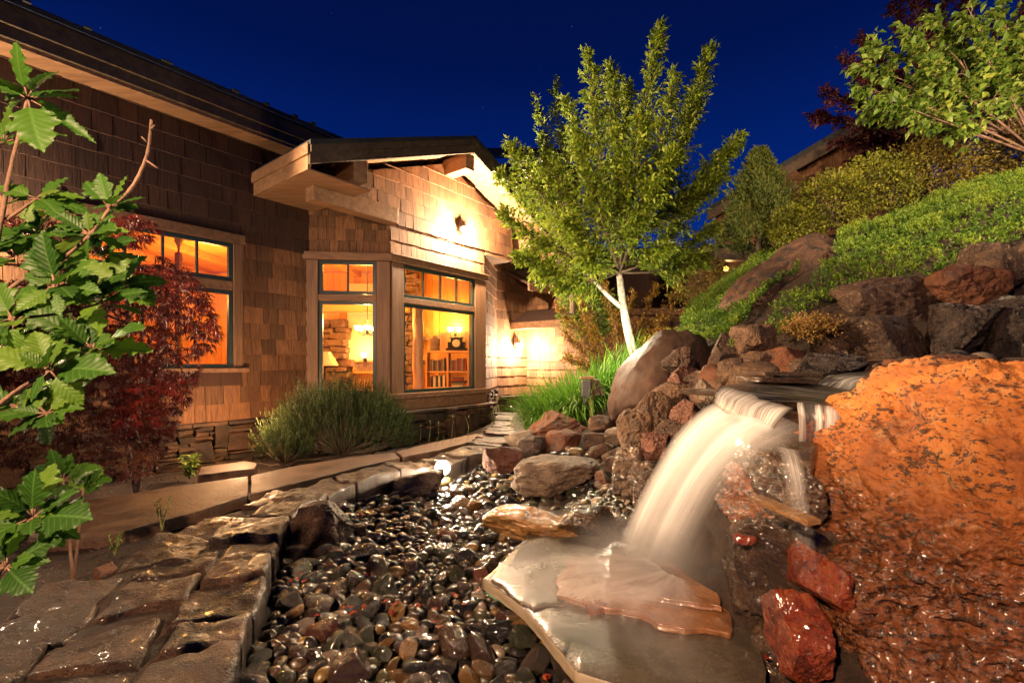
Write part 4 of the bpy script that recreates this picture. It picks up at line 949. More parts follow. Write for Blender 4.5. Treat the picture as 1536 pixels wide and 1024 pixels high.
bed = [(-1.0,1.2),(-1.02,1.7),(-1.18,2.2),(-1.41,2.8),(-1.60,3.4),(-1.58,4.2),(-1.2,4.8),(-.7,5.3),(-.22,6.0),(.3,6.2),(.75,5.7),(1.15,4.8),(1.0,4.0),(1.0,3),(1.3,2),(1.5,1.4),(1.2,1.2)]
def inside(x, y, pl):
    r = False; j = len(pl)-1
    for i in range(len(pl)):
        xi, yi = pl[i]; xj, yj = pl[j]
        if (yi > y) != (yj > y) and x < (xj-xi)*(y-yi)/(yj-yi)+xi: r = not r
        j = i
    return r
spots_ = []
for _ in range(90000):
    x = cr_.uniform(-1.7,1.6); y = cr_.uniform(1.25,6.2)
    if not inside(x, y, bed): continue
    if y < 3.2 and x > (.45 if y < 2.4 else .2): continue
    r_ = cr_.choice([.028,.036,.044,.054,.066,.078]) * (1.28 if y < 2.6 else 1.1)
    if all((x-a)**2+(y-b)**2 > (.70*(r_+c))**2 for a, b, c in spots_): spots_.append((x,y,r_))
    if len(spots_) > 1500: break
spots_.sort(key=lambda s: -s[2]/s[1])
allst = MB(); SV = []; SF = []; nb = 0
Vs, Fs = ico(3)
def place(x, y, r, z, named):
    global nb
    k_ = cr_.choices(CC, [c[3] for c in CC])[0]; 
    e_ = (cr_.gauss(0,.35), cr_.gauss(0,.35), cr_.uniform(0,6.28)); sc_ = r*cr_.uniform(1.05,1.35)
    if named:
        o = bpy.data.objects.new('cobble', protos[(k_[0], cr_.randrange(5))]); COL.objects.link(o); o.location = (x,y,z); o.rotation_euler = e_; o.scale = (sc_,)*3
        tag(o, k_[2], 'cobble', k_[0]+' cobbles in the pebble bed')
    else:
        m = np.array(Matrix.Rotation(e_[2],3,'Z')@Matrix.Rotation(e_[1],3,'Y')@Matrix.Rotation(e_[0],3,'X'))
        Q = (Vs*np.array([1,.75,.55])*(1+.12*fbm(Vs*1.3+cr_.random()*50,2,3))[:,None])@m.T*sc_+np.array([x,y,z]); SV.append(Q); SF.append(Fs+nb); nb += len(Vs)
for i_, (x,y,r) in enumerate(spots_): place(x, y, r, g1(x,y)+r*.55+cr_.uniform(0,.02), i_ < 300)
for _ in range(900):
    x = cr_.uniform(-1.7,1.4); y = cr_.uniform(1.2,6.2)
    if y < 3.2 and x > (.4 if y < 2.4 else .15): continue
    if inside(x, y, bed): place(x, y, cr_.uniform(.025,.045), g1(x,y)+.0, False)
SV = np.concatenate(SV); SF = np.concatenate(SF)
def stuffcob():
    m, t, b, o = newmat('small_cobbles'); g = N(t, 'ShaderNodeNewGeometry'); v = coords(t, 'Object', (1,1,1), False); n2 = noise(t, v, 60, 4, .6)
    c = ramp(t, g.outputs['Random Per Island'], [(0,(.012,.010,.007)),(.5,(.03,.022,.015)),(.62,(.06,.035,.018)),(.76,(.05,.05,.026)),(.88,(.17,.10,.03)),(.95,(.2,.15,.11))], 'CONSTANT')
    c = mixc(t, math_(t,'MULTIPLY',n2,.6), c, (.015,.01,.008)); t.links.new(c, b.inputs['Base Color']); b.inputs['Roughness'].default_value = .22; b.inputs['Coat Weight'].default_value = .5; b.inputs['Coat Roughness'].default_value = .1
    bump(t, b, n2, .006); return m
tag(mk('pebbles', SV, SF, stuffcob(), smooth=True), 'small wet pebbles filling the bed between the larger cobbles', 'pebbles', kind='stuff')
# ------------------------------------------------------------------ water
def loft(rows, nu=60, nv=60):
    G = np.array([[P(*p)[:] for p in r] for r in rows])           # rows(v) x cols(u) x 3
    A_ = np.stack([catm(G[r], nu) for r in range(len(G))]); B_ = np.stack([catm(A_[:,c], nv) for c in range(nu)], 1)
    return B_
def gridfaces(nv, nu):
    i = (np.arange(nv-1)[:,None]*nu+np.arange(nu-1)[None,:]).ravel(); return np.stack([i,i+1,i+1+nu,i+nu],1)
def watermat(name, edges, lo, hi, su=26, sv=1.2, col=(.93,.91,.91), vfade=None, base=None, thr=(.3,.7), ufade=.1, gaps=None):
    m, t, b, o = newmat(name)
    u = N(t,'ShaderNodeUVMap'); mp = N(t,'ShaderNodeMapping'); mp.inputs['Scale'].default_value = (su, sv, 1); t.links.new(u.outputs[0], mp.inputs[0])
    n1 = noise(t, mp.outputs[0], 1, 4, .65, .3); mp2 = N(t,'ShaderNodeMapping'); mp2.inputs['Scale'].default_value = (su*.16, sv*.7, 1); t.links.new(u.outputs[0], mp2.inputs[0])
    n2 = noise(t, mp2.outputs[0], 1, 3, .6)
    a = ramp(t, math_(t,'ADD', math_(t,'MULTIPLY', n1, .55), math_(t,'MULTIPLY', n2, .45)), [(thr[0], lo),(thr[1], hi)])
    sx = N(t,'ShaderNodeSeparateXYZ'); t.links.new(u.outputs[0], sx.inputs[0])
    a = math_(t,'MULTIPLY', a, ramp(t, sx.outputs['X'], edges))
    if vfade: a = math_(t,'MULTIPLY', a, ramp(t, sx.outputs['Y'], vfade))
    b.inputs['Base Color'].default_value = tuple(col)+(1,); b.inputs['Roughness'].default_value = .45; b.inputs['Specular IOR Level'].default_value = .3
    tl = N(t,'ShaderNodeBsdfTranslucent'); tl.inputs[0].default_value = tuple(col)+(1,)
    ms0 = N(t,'ShaderNodeMixShader'); ms0.inputs[0].default_value = .35; t.links.new(b.outputs[0], ms0.inputs[1]); t.links.new(tl.outputs[0], ms0.inputs[2])
    clear = N(t,'ShaderNodeBsdfTransparent')
    if base is not None:                                         # clear water with a reflecting skin
        gl = N(t,'ShaderNodeBsdfGlossy'); gl.inputs['Roughness'].default_value = .28; lw = N(t,'ShaderNodeLayerWeight')
        mf = N(t,'ShaderNodeMixShader'); t.links.new(math_(t,'ADD',math_(t,'MULTIPLY',math_(t,'POWER',lw.outputs['Facing'],3.0),.6),.05), mf.inputs[0])
        clear.inputs[0].default_value = tuple(base)+(1,); t.links.new(clear.outputs[0], mf.inputs[1]); t.links.new(gl.outputs[0], mf.inputs[2]); cl = mf.outputs[0]
    else: cl = clear.outputs[0]
    ms = N(t,'ShaderNodeMixShader'); t.links.new(a, ms.inputs[0]); t.links.new(cl, ms.inputs[1]); t.links.new(ms0.outputs[0], ms.inputs[2]); t.links.new(ms.outputs[0], o.inputs[0])
    bump(t, b, n1, .006); return m
def sheet(name, rows, mat, label=None, cat=None, kind=None, nu=60, nv=70, wob=.004, parent=None, seed=0, off=(0,0,0)):
    B_ = loft(rows, nu, nv); V = B_.reshape(-1,3)+np.array(off); uu, vv = np.meshgrid(np.linspace(0,1,nu), np.linspace(0,1,nv))
    V = V+ (wob*fbm(np.stack([uu.ravel()*14, vv.ravel()*1.5, np.full(V.shape[0],seed+.5)],1),3,seed))[:,None]*np.array([1,1,1])
    o = mk(name, V, gridfaces(nv,nu), mat, parent, smooth=True, uv=np.stack([uu.ravel(), vv.ravel()],1), loc=None if parent else tuple(V[-1])); 
    return tag(o, label, cat, kind=kind)
E = [(0,0),(.06,.85),(.9,1),(1,0)]
mf = watermat('falling_water', [(0,0),(.06,.35),(.18,.9),(.32,.66),(.43,.50),(.54,.92),(.66,.62),(.80,.25),(1,0)], .42, 1.08, 44, .4, thr=(.22,.78), col=(.98,.98,1.0), vfade=[(0,.5),(.12,1),(.85,.95),(1,.35)])
fallrows = [[(1098,600,2.95),(1138,612,2.75),(1180,628,2.55),(1214,644,2.32)],
 [(1062,606,2.78),(1102,618,2.62),(1146,638,2.45),(1188,662,2.28)],
 [(1016,646,2.78),(1058,650,2.62),(1102,664,2.48),(1142,688,2.34)],
 [(980,702,2.78),(1018,702,2.62),(1054,714,2.5),(1084,734,2.4)],
 [(949,762,2.78),(982,766,2.62),(1018,776,2.52),(1050,794,2.44)],
 [(924,822,2.78),(952,836,2.64),(984,848,2.54),(1014,864,2.46)]]
wf = sheet('waterfall', fallrows, mf, 'smooth white waterfall curving down from the stream onto the slate', 'waterfall', nu=90, nv=80)
mf2 = watermat('falling_water_inner', [(0,0),(.2,.9),(.45,.5),(.6,.8),(1,0)], .1, .6, 90, .4, vfade=[(0,0),(.15,1),(1,.6)])
sheet('water_strand', [[(a+14,b+4,c+.08) for a,b,c in r] for r in fallrows], mf2, parent=wf, nu=80, nv=60, seed=4)
# middle cascade
mc = watermat('cascade_water', E, .25, 1.0, 62, .5, col=(1,.97,.95), base=(.6,.5,.4), vfade=[(0,.3),(.2,1),(.8,.9),(1,.2)], thr=(.42,.62))
sheet('cascade', [[(1082,578,2.9),(1125,590,2.78),(1160,603,2.68),(1192,612,2.6)],[(1072,588,2.8),(1105,600,2.7),(1140,612,2.6),(1184,616,2.5)],[(1071,596,2.76),(1098,612,2.64),(1132,630,2.52),(1168,632,2.44)],[(1070,604,2.74),(1092,622,2.62),(1128,642,2.48),(1158,650,2.38)]], mc, 'broad white cascade spilling from the pool just above the waterfall', 'cascade')
mc2 = watermat('cascade_strands', [(0,.9),(.12,1),(.2,.1),(.42,.15),(.48,1),(.56,.9),(.62,.1),(.7,.9),(.85,.8),(1,.1)], .1, 1.0, 16, .7, base=(.6,.5,.4), vfade=[(0,.6),(.2,1),(.7,.8),(1,.3)], thr=(.3,.6))
sheet('cascade', [[(1196,600,2.7),(1225,604,2.66),(1262,608,2.6)],[(1196,608,2.56),(1226,612,2.5),(1264,614,2.46)],[(1198,630,2.5),(1228,634,2.46),(1262,632,2.42)],[(1198,662,2.46),(1226,664,2.42),(1258,660,2.38)]], mc2, 'separate thin white strands of water falling beside the orange boulder', 'cascade')
mp_ = watermat('pool_water', [(0,.6),(1,.6)], .0, .55, 3, 9, base=(.34,.25,.17), thr=(.48,.75))
tag(sheet('stream_water', [[(1120,572,3.3),(1200,572,3.3),(1300,590,2.95),(1390,592,2.75)],[(1085,578,2.95),(1160,590,2.8),(1240,597,2.72),(1330,604,2.5)],[(1076,586,2.84),(1128,598,2.72),(1195,603,2.62),(1290,612,2.46)]], mp_), kind='structure')
mu_ = watermat('upper_cascade_water', E, .05, 1.0, 26, .7, base=(.5,.4,.3), thr=(.42,.62), vfade=[(0,.2),(.25,1),(1,.4)])
sheet('cascade', [[(1258,561,3.5),(1300,563,3.45),(1336,566,3.3),(1350,570,3.2)],[(1238,563,3.4),(1272,569,3.3),(1305,574,3.2),(1336,577,3.05)],[(1225,572,3.3),(1260,580,3.2),(1296,584,3.1),(1320,586,3.0)],[(1212,581,3.22),(1250,589,3.1),(1282,593,3.02),(1308,596,2.92)]], mu_, 'small white cascade at the top of the stream behind the pool', 'cascade')
tag(sheet('stream_water', [[(1290,555,4.1),(1350,552,4.2),(1420,552,4.0)],[(1262,560,3.55),(1330,560,3.5),(1400,564,3.2)],[(1252,563,3.46),(1320,571,3.3),(1390,580,2.9)]], mp_), kind='structure')
mr_ = watermat('side_strand_water', [(0,0),(.3,.7),(.5,1),(.8,.5),(1,0)], .1, .8, 12, .7, vfade=[(0,.5),(.3,1),(1,.0)])
sheet('water_strand', [[(1160,668,2.2),(1180,672,2.15),(1200,676,2.1)],[(1170,690,2.12),(1188,694,2.08),(1206,700,2.04)],[(1176,730,2.08),(1196,735,2.02),(1212,742,1.98)],[(1184,790,1.98),(1206,800,1.92),(1224,812,1.86)],[(1190,860,1.9),(1206,880,1.84),(1222,900,1.78)]], mr_, 'thin veil of water running down between the rock face and the orange boulder', 'waterfall')
# thin moving water over the slate and the shallow pond behind
ms_ = watermat('slate_film_water', [(0,.0),(.2,1),(.8,1),(1,.0)], .15, 1.1, 9, 2.2, vfade=[(0,1),(.3,.75),(.7,.45),(1,.05)], thr=(.35,.65))
def onz(l, z): return [((x),(y),-z*F/(y-HZ)) for x,y in l]
tag(sheet('slab_water', [onz([(960,830),(985,846),(1000,858),(1030,870)],-1.12), onz([(905,820),(925,850),(940,880),(1060,905)],-1.122), onz([(850,814),(862,850),(890,893),(1050,940)],-1.15), onz([(794,806),(750,868),(830,950),(1060,1005)],-1.188)], ms_, wob=.003), kind='structure')
mpd = watermat('pond_water', [(0,.0),(.5,.6),(1,.3)], .0, .25, 4, 4, base=(.82,.78,.72), thr=(.4,.8))
tag(sheet('pond_water', [onz([(810,752),(850,748),(900,748),(960,750)],-1.29), onz([(795,795),(830,792),(880,795),(960,800)],-1.29), onz([(800,850),(840,850),(880,850),(980,850)],-1.29)], mpd, wob=.004), kind='structure')
# mist where the water lands
mm = bpy.data.materials.new('mist'); mm.use_nodes = True; t = mm.node_tree; t.nodes.clear(); o = N(t,'ShaderNodeOutputMaterial'); v = N(t,'ShaderNodeVolumePrincipled')
tc_ = N(t,'ShaderNodeTexCoord'); gr = N(t,'ShaderNodeTexGradient', gradient_type='SPHERICAL'); mpn = N(t,'ShaderNodeMapping'); mpn.inputs['Scale'].default_value = (1/.50,1/.36,1/.26)
t.links.new(tc_.outputs['Object'], mpn.inputs[0]); t.links.new(mpn.outputs[0], gr.inputs[0])
v.inputs['Color'].default_value = (.95,.92,.9,1); t.links.new(math_(t,'MULTIPLY', math_(t,'POWER', gr.outputs['Fac'], 1.5), 3.0), v.inputs['Density']); t.links.new(v.outputs[0], o.inputs['Volume'])
Vm, Fm = ico(3); c = P(965, 838, 2.5); tag(mk('mist', Vm*np.array([.50,.36,.26])+np.array(c), Fm, mm, loc=tuple(c)), 'soft white spray hanging where the waterfall hits the slabs', 'mist', kind='stuff')

# ------------------------------------------------------------------ the lamp in the cobbles
c = P(664, 701, 5.15); sp = thing('garden_spotlight', 'small glowing garden spotlight lying in the cobbles beside the pale flat stone', 'spotlight', (c.x,c.y,c.z-.1))
m = MB(); ax = Matrix.Rotation(R(70),3,'Y')@Matrix.Rotation(R(0),3,'X')
m.lathe((c.x-.03,c.y+.05,c.z), [(0,-.06),(.035,-.05),(.045,0),(.045,.04),(.04,.04)], 16, axis=Matrix.Rotation(R(75),3,'X')); m.tube([(c.x-.03,c.y+.06,c.z-.03),(c.x-.03,c.y+.07,c.z-.13)], .012, 8); m.build('housing', M['bronze'], sp, smooth=True)
m = MB(); Vb, Fb = ico(3); m.add(Vb*.08+np.array([c.x,c.y-.01,c.z]), Fb); m.build('bulb', emat('spot_bulb',(1,.86,.66),140), sp, smooth=True)
lamp('spotlight_light', (c.x,c.y-.06,c.z+.05), 240, (1.0,.72,.45), .04, sp)
# ------------------------------------------------------------------ transformer box on its post in the grass
c = P(881, 580, 6.35); bx = thing('power_box', 'grey outdoor power box on a short wooden post in the grass clump', 'power box', (c.x,6.35,c.z-.35))
m = MB(); m.box(XY, c.x+.045, c.x+.085, 6.36, 6.44, c.z-.42, c.z+.10); m.box(XY, c.x-.09, c.x+.09, 6.30, 6.45, c.z+.105, c.z+.14); m.build('post', M['trim_v'], bx, bevel=.004)
m = MB(); m.box(XY, c.x-.085, c.x+.04, 6.28, 6.36, c.z-.13, c.z+.09); m.build('box', plain('grey_plastic',(.06,.06,.065),.45), bx, bevel=.012)
m = MB(); 
for dx, an in ((.12,-12),(.18,-28)):
    rt_ = Matrix.Rotation(R(an),3,'Y'); cc = Vector((c.x+dx,6.40,c.z)); m.hexa([tuple(cc+rt_@Vector(q)) for q in [(-.035,-.02,-.12),(.035,-.02,-.12),(.035,.02,-.12),(-.035,.02,-.12),(-.035,-.02,.10),(.035,-.02,.10),(.035,.02,.10),(-.035,.02,.10)]])
m.build('plug_cover', M['pale'], bx, bevel=.006)
m = MB(); m.tube([(c.x-.02,6.3,c.z-.13),(c.x-.03,6.28,c.z-.2),(c.x+.02,6.3,c.z-.3)], .012, 6); m.tube([(c.x-.05,6.3,c.z-.13),(c.x-.05,6.28,c.z-.24)], .012, 6); m.build('cable', M['iron'], bx)
lamp('tree_uplight', tuple(P(926,500,6.45)), 110, (1.0,.86,.58), .05)
# ------------------------------------------------------------------ foliage helpers
nr_ = np.random.RandomState(42)
def unit(v): return v/(np.linalg.norm(v,axis=-1,keepdims=True)+1e-9)
class LC:                                      # leaf cloud, one folded leaf = 6 verts
    def __init__(s): s.V=[]; s.F=[]; s.T=[]; s.n=0
    def add(s, pos, d, up, L, Wd, tint, fold=.25, droop=.15):
        pos=np.asarray(pos,float); n=len(pos); d=unit(np.asarray(d,float)); up=np.asarray(up,float)
        side=unit(np.cross(d,up)); nn=unit(np.cross(side,d)); L=np.broadcast_to(np.asarray(L,float),(n,))[:,None]; Wd=np.broadcast_to(np.asarray(Wd,float),(n,))[:,None]
        mid=pos+d*L*.45-nn*L*droop*.1; tip=pos+d*L-nn*L*droop
        l=pos+d*L*.42+side*Wd*.5+nn*Wd*fold; r=pos+d*L*.42-side*Wd*.5+nn*Wd*fold
        V=np.stack([pos,l,tip,r,mid],1).reshape(-1,3); b=np.arange(n)[:,None]*5+s.n
        F_=np.concatenate([b+np.array([[0,4,1]]),b+np.array([[1,4,2]]),b+np.array([[2,4,3]]),b+np.array([[3,4,0]])])
        s.V.append(V); s.F.append(F_); s.T.append(np.repeat(np.broadcast_to(np.asarray(tint,float),(n,)),5)); s.n+=n*5
    def build(s, name, mat, parent=None, **k):
        return mk(name, np.concatenate(s.V), np.concatenate(s.F), mat, parent, smooth=False, tint=np.concatenate(s.T), **k)
def rv(n, s=1.): return nr_.normal(size=(n,3))*s
def limbpts(a, b, bend, n=14):
    a=Vector(a); b=Vector(b); m=(a+b)/2+Vector(bend); return [(a*(1-t)**2+m*2*t*(1-t)+b*t*t) for t in [i/(n-1) for i in range(n)]]
def bark(name, a, b, sc_=8):
    return rockmat(name, [a, [(x+y)/2 for x,y in zip(a,b)], b], sc_, (.7,.9), 0, 50, .012, 60, streak=(1,1,.35))
M['bark_white'] = rockmat('pale_bark', [(.16,.12,.09),(.62,.57,.50),(.78,.74,.68)], 9, (.7,.9), 0, 50, .02, 50, ((.10,.07,.05),20,.60), streak=(1,1,.4)); M['bark'] = bark('brown_bark', (.05,.032,.02), (.2,.14,.09))
M['leaf_tree'] = leafmat('green_tree_leaf', (.08,.14,.012), (.18,.27,.020), .32, .5, (.30,.34,.035))
# the lit young tree -------------------------------------------------------
base = P(964, 552, 7.15); fork = P(929, 408, 7.2)
tr_ = thing('young_tree', 'young green leaved tree with a pale lit trunk in front of the blue sky', 'tree', tuple(base))
m = MB(); m.tube(limbpts(base-Vector((0,0,.2)), fork, (-.10,0,-.1), 12), [.115,.092,.078,.072,.068,.066,.064,.061,.058,.055,.05,.045], 12)
f2 = P(934, 462, 7.2); m.tube(limbpts(f2, P(880,408,6.9), (0,0,-.07), 8), [.045,.04,.036,.033,.03,.027,.024,.02], 8)
m.build('trunk', M['bark_white'], tr_, smooth=True)
tips = [(990,42,0),(1066,70,.3),(882,82,-.2),(915,100,.4),(1012,116,-.5),(1042,150,.6),(1110,205,.2),(848,150,.3),(766,218,-.4),(748,262,.3),(758,320,-.6),(776,385,-.3),(1085,262,-.3),(1072,340,.5),(1058,388,0),(940,128,.8),(962,170,-.9),(868,200,-.9),(820,240,-.2),(798,300,.8),(842,432,-.6),(1010,230,-1),(1040,300,.8),(806,410,.2),(900,260,1),(1000,372,-.8),(925,200,-.3),(985,280,-.9),(850,330,-1),(880,390,-1),(1095,225,-.2),(955,330,-1)]
br = MB(); lc = LC()
def twigs(lc, pts, rfun, n, leafL, leafW, s0=.25, per=9, up=.35, tint=(0,1), br=None, ang=1.0, droop=.35):
    pts=np.array([p[:] for p in pts]); m_=len(pts)
    for _ in range(n):
        s=s0+(1-s0)*nr_.uniform()**.8; i=min(int(s*(m_-1)),m_-2); f=s*(m_-1)-i; p=pts[i]*(1-f)+pts[i+1]*f; d=unit(pts[min(i+1,m_-1)]-pts[max(i-1,0)])
        q=unit(d+unit(nr_.normal(size=3))*ang+np.array([0,0,up*.5])); L=rfun(s)*nr_.uniform(.5,1.1)
        k=per; u=np.linspace(.15,1,k)[:,None]; pos=p+q*L*u+rv(k,.012)
        dd=unit(q+rv(k,.55)+np.array([0,0,-droop])); t_=nr_.uniform(tint[0],tint[1],k)
        lc.add(pos,dd,np.array([0,0,1])+rv(k,.45),leafL*nr_.uniform(.7,1.15,k),leafW*nr_.uniform(.8,1.1,k),t_)
        if br is not None and nr_.uniform()<.4: br.tube([p,p+q*L*.9],[.005,.002],4,cap=False)
for k,(x,y,dy) in enumerate(tips):
    a = fork if k%3 or y>380 else fork.lerp(P(932,340,7.2),.7); b=P(x,y,7.2+dy); ln=(b-a).length
    s_ = (x-929)/700*7; pts=limbpts(a,b,(s_*.12+.04*math.sin(k*3), dy*.1, -.12*abs(s_)),16); r0=.018+.011*ln/2
    br.tube(pts,[max(.004,r0*(1-i/16)**1.1) for i in range(16)],6,cap=False)
    twigs(lc,pts,lambda s: .11+.55*(1-s)**.8*(1 if ln>1 else .6), int(34+42*ln), .094,.038,s0=.18 if ln>1.5 else .3,br=br)
br.build('branches', M['bark'], tr_, smooth=True); lc.build('crown', M['leaf_tree'], tr_)
# darker young tree behind it
lc=LC(); br=MB(); b0=P(860,470,9.0); t2=thing('young_tree','dark slim tree mostly hidden behind the lit young tree, its top against the sky','tree',tuple(b0))
br.tube([b0,P(850,300,9.0)],[.06,.03],8)
for x,y in ((832,122),(803,150),(812,205),(850,190),(795,235)):
    pts=limbpts(P(850,320,9.0),P(x,y,9),(0,0,0),12); br.tube(pts,[.02*(1-i/13) for i in range(12)],5,cap=False); twigs(lc,pts,lambda s:.12+.35*(1-s),60,.085,.034)
br.build('trunk',M['bark'],t2); lc.build('crown',M['leaf_tree'],t2)

# juniper ground cover -----------------------------------------------------
M['juniper'] = leafmat('juniper_green', (.018,.055,.008), (.07,.145,.012), .2, .6, (.16,.225,.02))
def sprig(lc, pos, d, L, n, tint, w=.012, spread=.55):
    """pos (N,3), d (N,3): short feathery shoots"""
    N_=len(pos); d=unit(d)
    for j in range(n):
        u=(j+.5)/n; a=unit(d+rv(N_,spread)); l=L*(1-.35*u)*.5
        lc.add(pos+d*(L*u)[:,None]+rv(N_,.004), a, rv(N_)+np.array([0,0,1]), l, w*nr_.uniform(.8,1.3,N_), np.clip(tint+nr_.uniform(-.2,.25,N_)+.25*u,0,1), .2, .05)
def pxof(x,y,z): return 768+F*x/y, HZ-F*z/y
def cover(poly, xr, yr, n, name, label, mat='juniper', hgt=.16, L=.085, nl=13):
    x=nr_.uniform(*xr,n); y=nr_.uniform(*yr,n); z=gz(x,y)+.02; px,py=pxof(x,y,z+hgt*.6); ok=np.array([inside(a,b,poly) for a,b in zip(px,py)]); x,y,z=x[ok],y[ok],z[ok]
    p3=np.stack([x*2.6,y*2.6,0*x],1); h=fbm(p3,3,5); h2=fbm(p3*3.2,2,9); z=z+hgt*(.62+.75*h+.35*h2)
    e_=.03; gx=(gz(x+e_,y)-gz(x-e_,y))/(2*e_); gy=(gz(x,y+e_)-gz(x,y-e_))/(2*e_)
    nrm=unit(np.stack([-gx,-gy,np.ones_like(gx)],1)); d=unit(nrm*.55+np.array([-.55,-.35,.25])+rv(len(x),.35))
    lc=LC(); t_=np.clip(.45+.5*h2+.3*h,0,1); sprig(lc,np.stack([x,y,z],1),d,L*nr_.uniform(.7,1.3,len(x)),nl,t_)
    return tag(lc.build(name, M[mat]), label, 'ground cover', kind='stuff')
JP=[(1145,508),(1165,470),(1205,430),(1250,395),(1262,355),(1300,340),(1420,292),(1500,262),(1700,190),(1700,330),(1560,350),(1500,376),(1455,392),(1440,408),(1380,420),(1300,440),(1240,455),(1195,488),(1165,515)]
cover(JP,(2.0,9.5),(3.8,9.5),26000,'juniper_bed','bright green juniper spreading over the slope above the boulder row')
JP2=[(1022,506),(1036,462),(1070,420),(1110,382),(1150,362),(1200,362),(1200,400),(1150,440),(1110,490),(1080,510)]
cover(JP2,(1.8,5.6),(5.2,9),14000,'juniper_bed','narrow tongue of green juniper left of the lichen boulder')
# small rusty tuft at the juniper's lower edge
x=nr_.normal(2.62,.10,700); y=nr_.normal(4.05,.07,700); lc=LC(); c=P(1215,492,4.2); pos=np.array(c)+rv(500,1)*np.array([.10,.07,.045]); sprig(lc,pos,rv(500,.6)+np.array([-.3,-.4,.5]),np.full(500,.06),9,np.full(500,.5),.01)
M['rusttuft']=leafmat('rusty_juniper',(.10,.045,.012),(.22,.12,.03),.15,.6,(.28,.2,.05)); tag(lc.build('low_shrub',M['rusttuft'],loc=tuple(c)),'small rusty orange tuft at the lower edge of the juniper bed','shrub')

# shrubs as leaf clouds ------------------------------------------------------
def shrub(name,label,c,rad,n,leafL,leafW,mat,seed=0,stems=10,droop=.2,upd=.4,group=None,shell=.5,cat='shrub',barkm='bark',lump=.28,thin=0):
    st=np.random.RandomState(seed+900); c=np.array(c,float); rad=np.array(rad,float); t_=thing(name,label,cat,(c[0],c[1],c[2]-rad[2]),group)
    d=unit(nr_.normal(size=(n,3))); r=nr_.uniform(shell**3,1,n)**(1/3.)*(1+lump*fbm(d*2.2+seed*7,3,seed)*1.6); q=d*r[:,None]
    keep=fbm(q*3.2+seed*3,3,seed+2)>(-.28+thin); q=q[keep]; d=d[keep]; m_=len(q); pos=c+q*rad
    pos[:,2]=np.maximum(pos[:,2],c[2]-rad[2]*.95)
    lc=LC(); lc.add(pos,unit(d+rv(m_,.7)+np.array([0,0,upd-droop])),rv(m_,.6)+np.array([0,0,1]),leafL*nr_.uniform(.6,1.2,m_),leafW*nr_.uniform(.7,1.2,m_),np.clip(.5+.6*fbm(q*2.5+seed,3,seed+4)+nr_.uniform(-.25,.25,m_),0,1))
    lc.build('foliage',M[mat],t_); mb=MB(); b=Vector(c)-Vector((0,0,rad[2]))
    for k in range(stems):
        e=Vector(c)+Vector([st.uniform(-.8,.8)*rad[0],st.uniform(-.8,.8)*rad[1],st.uniform(-.1,.75)*rad[2]]); pts=limbpts(b+Vector((st.uniform(-.1,.1),st.uniform(-.1,.1),0)),e,(0,0,-.1),7); mb.tube(pts,[.014*(1-i/8) for i in range(7)],5,cap=False)
        for _ in range(3):
            i=st.randint(2,6); f=pts[i]+Vector([st.uniform(-.3,.3)*rad[0],st.uniform(-.3,.3)*rad[1],st.uniform(0,.35)*rad[2]]); mb.tube([pts[i],f],[.006,.002],4,cap=False)
    mb.build('stems',M[barkm],t_); return t_
M['hedge']=leafmat('barberry_yellow_green',(.06,.065,.010),(.17,.19,.018),.3,.55,(.33,.31,.03)); M['hedge2']=leafmat('barberry_orange',(.07,.05,.012),(.17,.135,.02),.3,.55,(.26,.22,.03))
hs=[('hedge_shrub','leftmost yellow green shrub of the hedge row at the foot of the conifer',(1192,338),7.8,(.42,.4,.36),'hedge'),
 ('hedge_shrub','second shrub of the hedge row, bright yellow on top, above the lichen boulder',(1248,300),7.8,(.62,.5,.46),'hedge'),
 ('hedge_shrub','third shrub of the hedge row with brown bare patches below',(1320,275),7.8,(.70,.5,.46),'hedge'),
 ('hedge_shrub','fourth shrub of the hedge row, orange tinted, above the middle of the juniper',(1395,250),7.8,(.70,.5,.46),'hedge2'),
 ('hedge_shrub','fifth shrub of the hedge row under the bare pale branches',(1468,232),7.7,(.70,.5,.5),'hedge2'),
 ('hedge_shrub','last shrub of the hedge row at the right edge of the picture',(1545,214),7.6,(.72,.5,.5),'hedge2')]
for k,(nm,lb,(px,py),Y,rad,mt) in enumerate(hs): shrub(nm,lb,P(px,py,Y),rad,5200,.055,.03,mt,k+1,group='hedge row on the slope')
M['conifer']=leafmat('arborvitae_green',(.018,.040,.008),(.05,.085,.014),.15,.6,(.12,.13,.02))
def conifer(label,c,h,r,n,seed,name='conifer'):
    t_=thing(name,label,'conifer',tuple(c)); z=nr_.uniform(0,1,n); a=nr_.uniform(0,6.283,n); rr=r*(1-z**1.6)*(.55+.45*nr_.uniform(size=n))*(1+.35*np.sin(a*5+z*9)); pos=np.stack([c[0]+rr*np.cos(a),c[1]+rr*np.sin(a),c[2]+z*h],1)
    d=np.stack([np.cos(a)*.6,np.sin(a)*.6,np.full(n,.75)],1)+rv(n,.2); lc=LC(); sprig(lc,pos,d,np.full(n,.17),9,np.clip(.3+.5*nr_.uniform(size=n),0,1),.018,.4); lc.build('crown',M['conifer'],t_)
    m=MB(); m.tube([c,Vector(c)+Vector((0,0,h*.9))],[.05,.01],7); m.build('trunk',M['bark'],t_); return t_
conifer('feathery green conifer left of the hedge row in front of the neighbouring roof',P(1138,375,8.6),1.75,.62,3000,3)
M['purple']=leafmat('purple_plum_leaf',(.035,.008,.012),(.09,.018,.022),.25,.5,(.17,.05,.035))
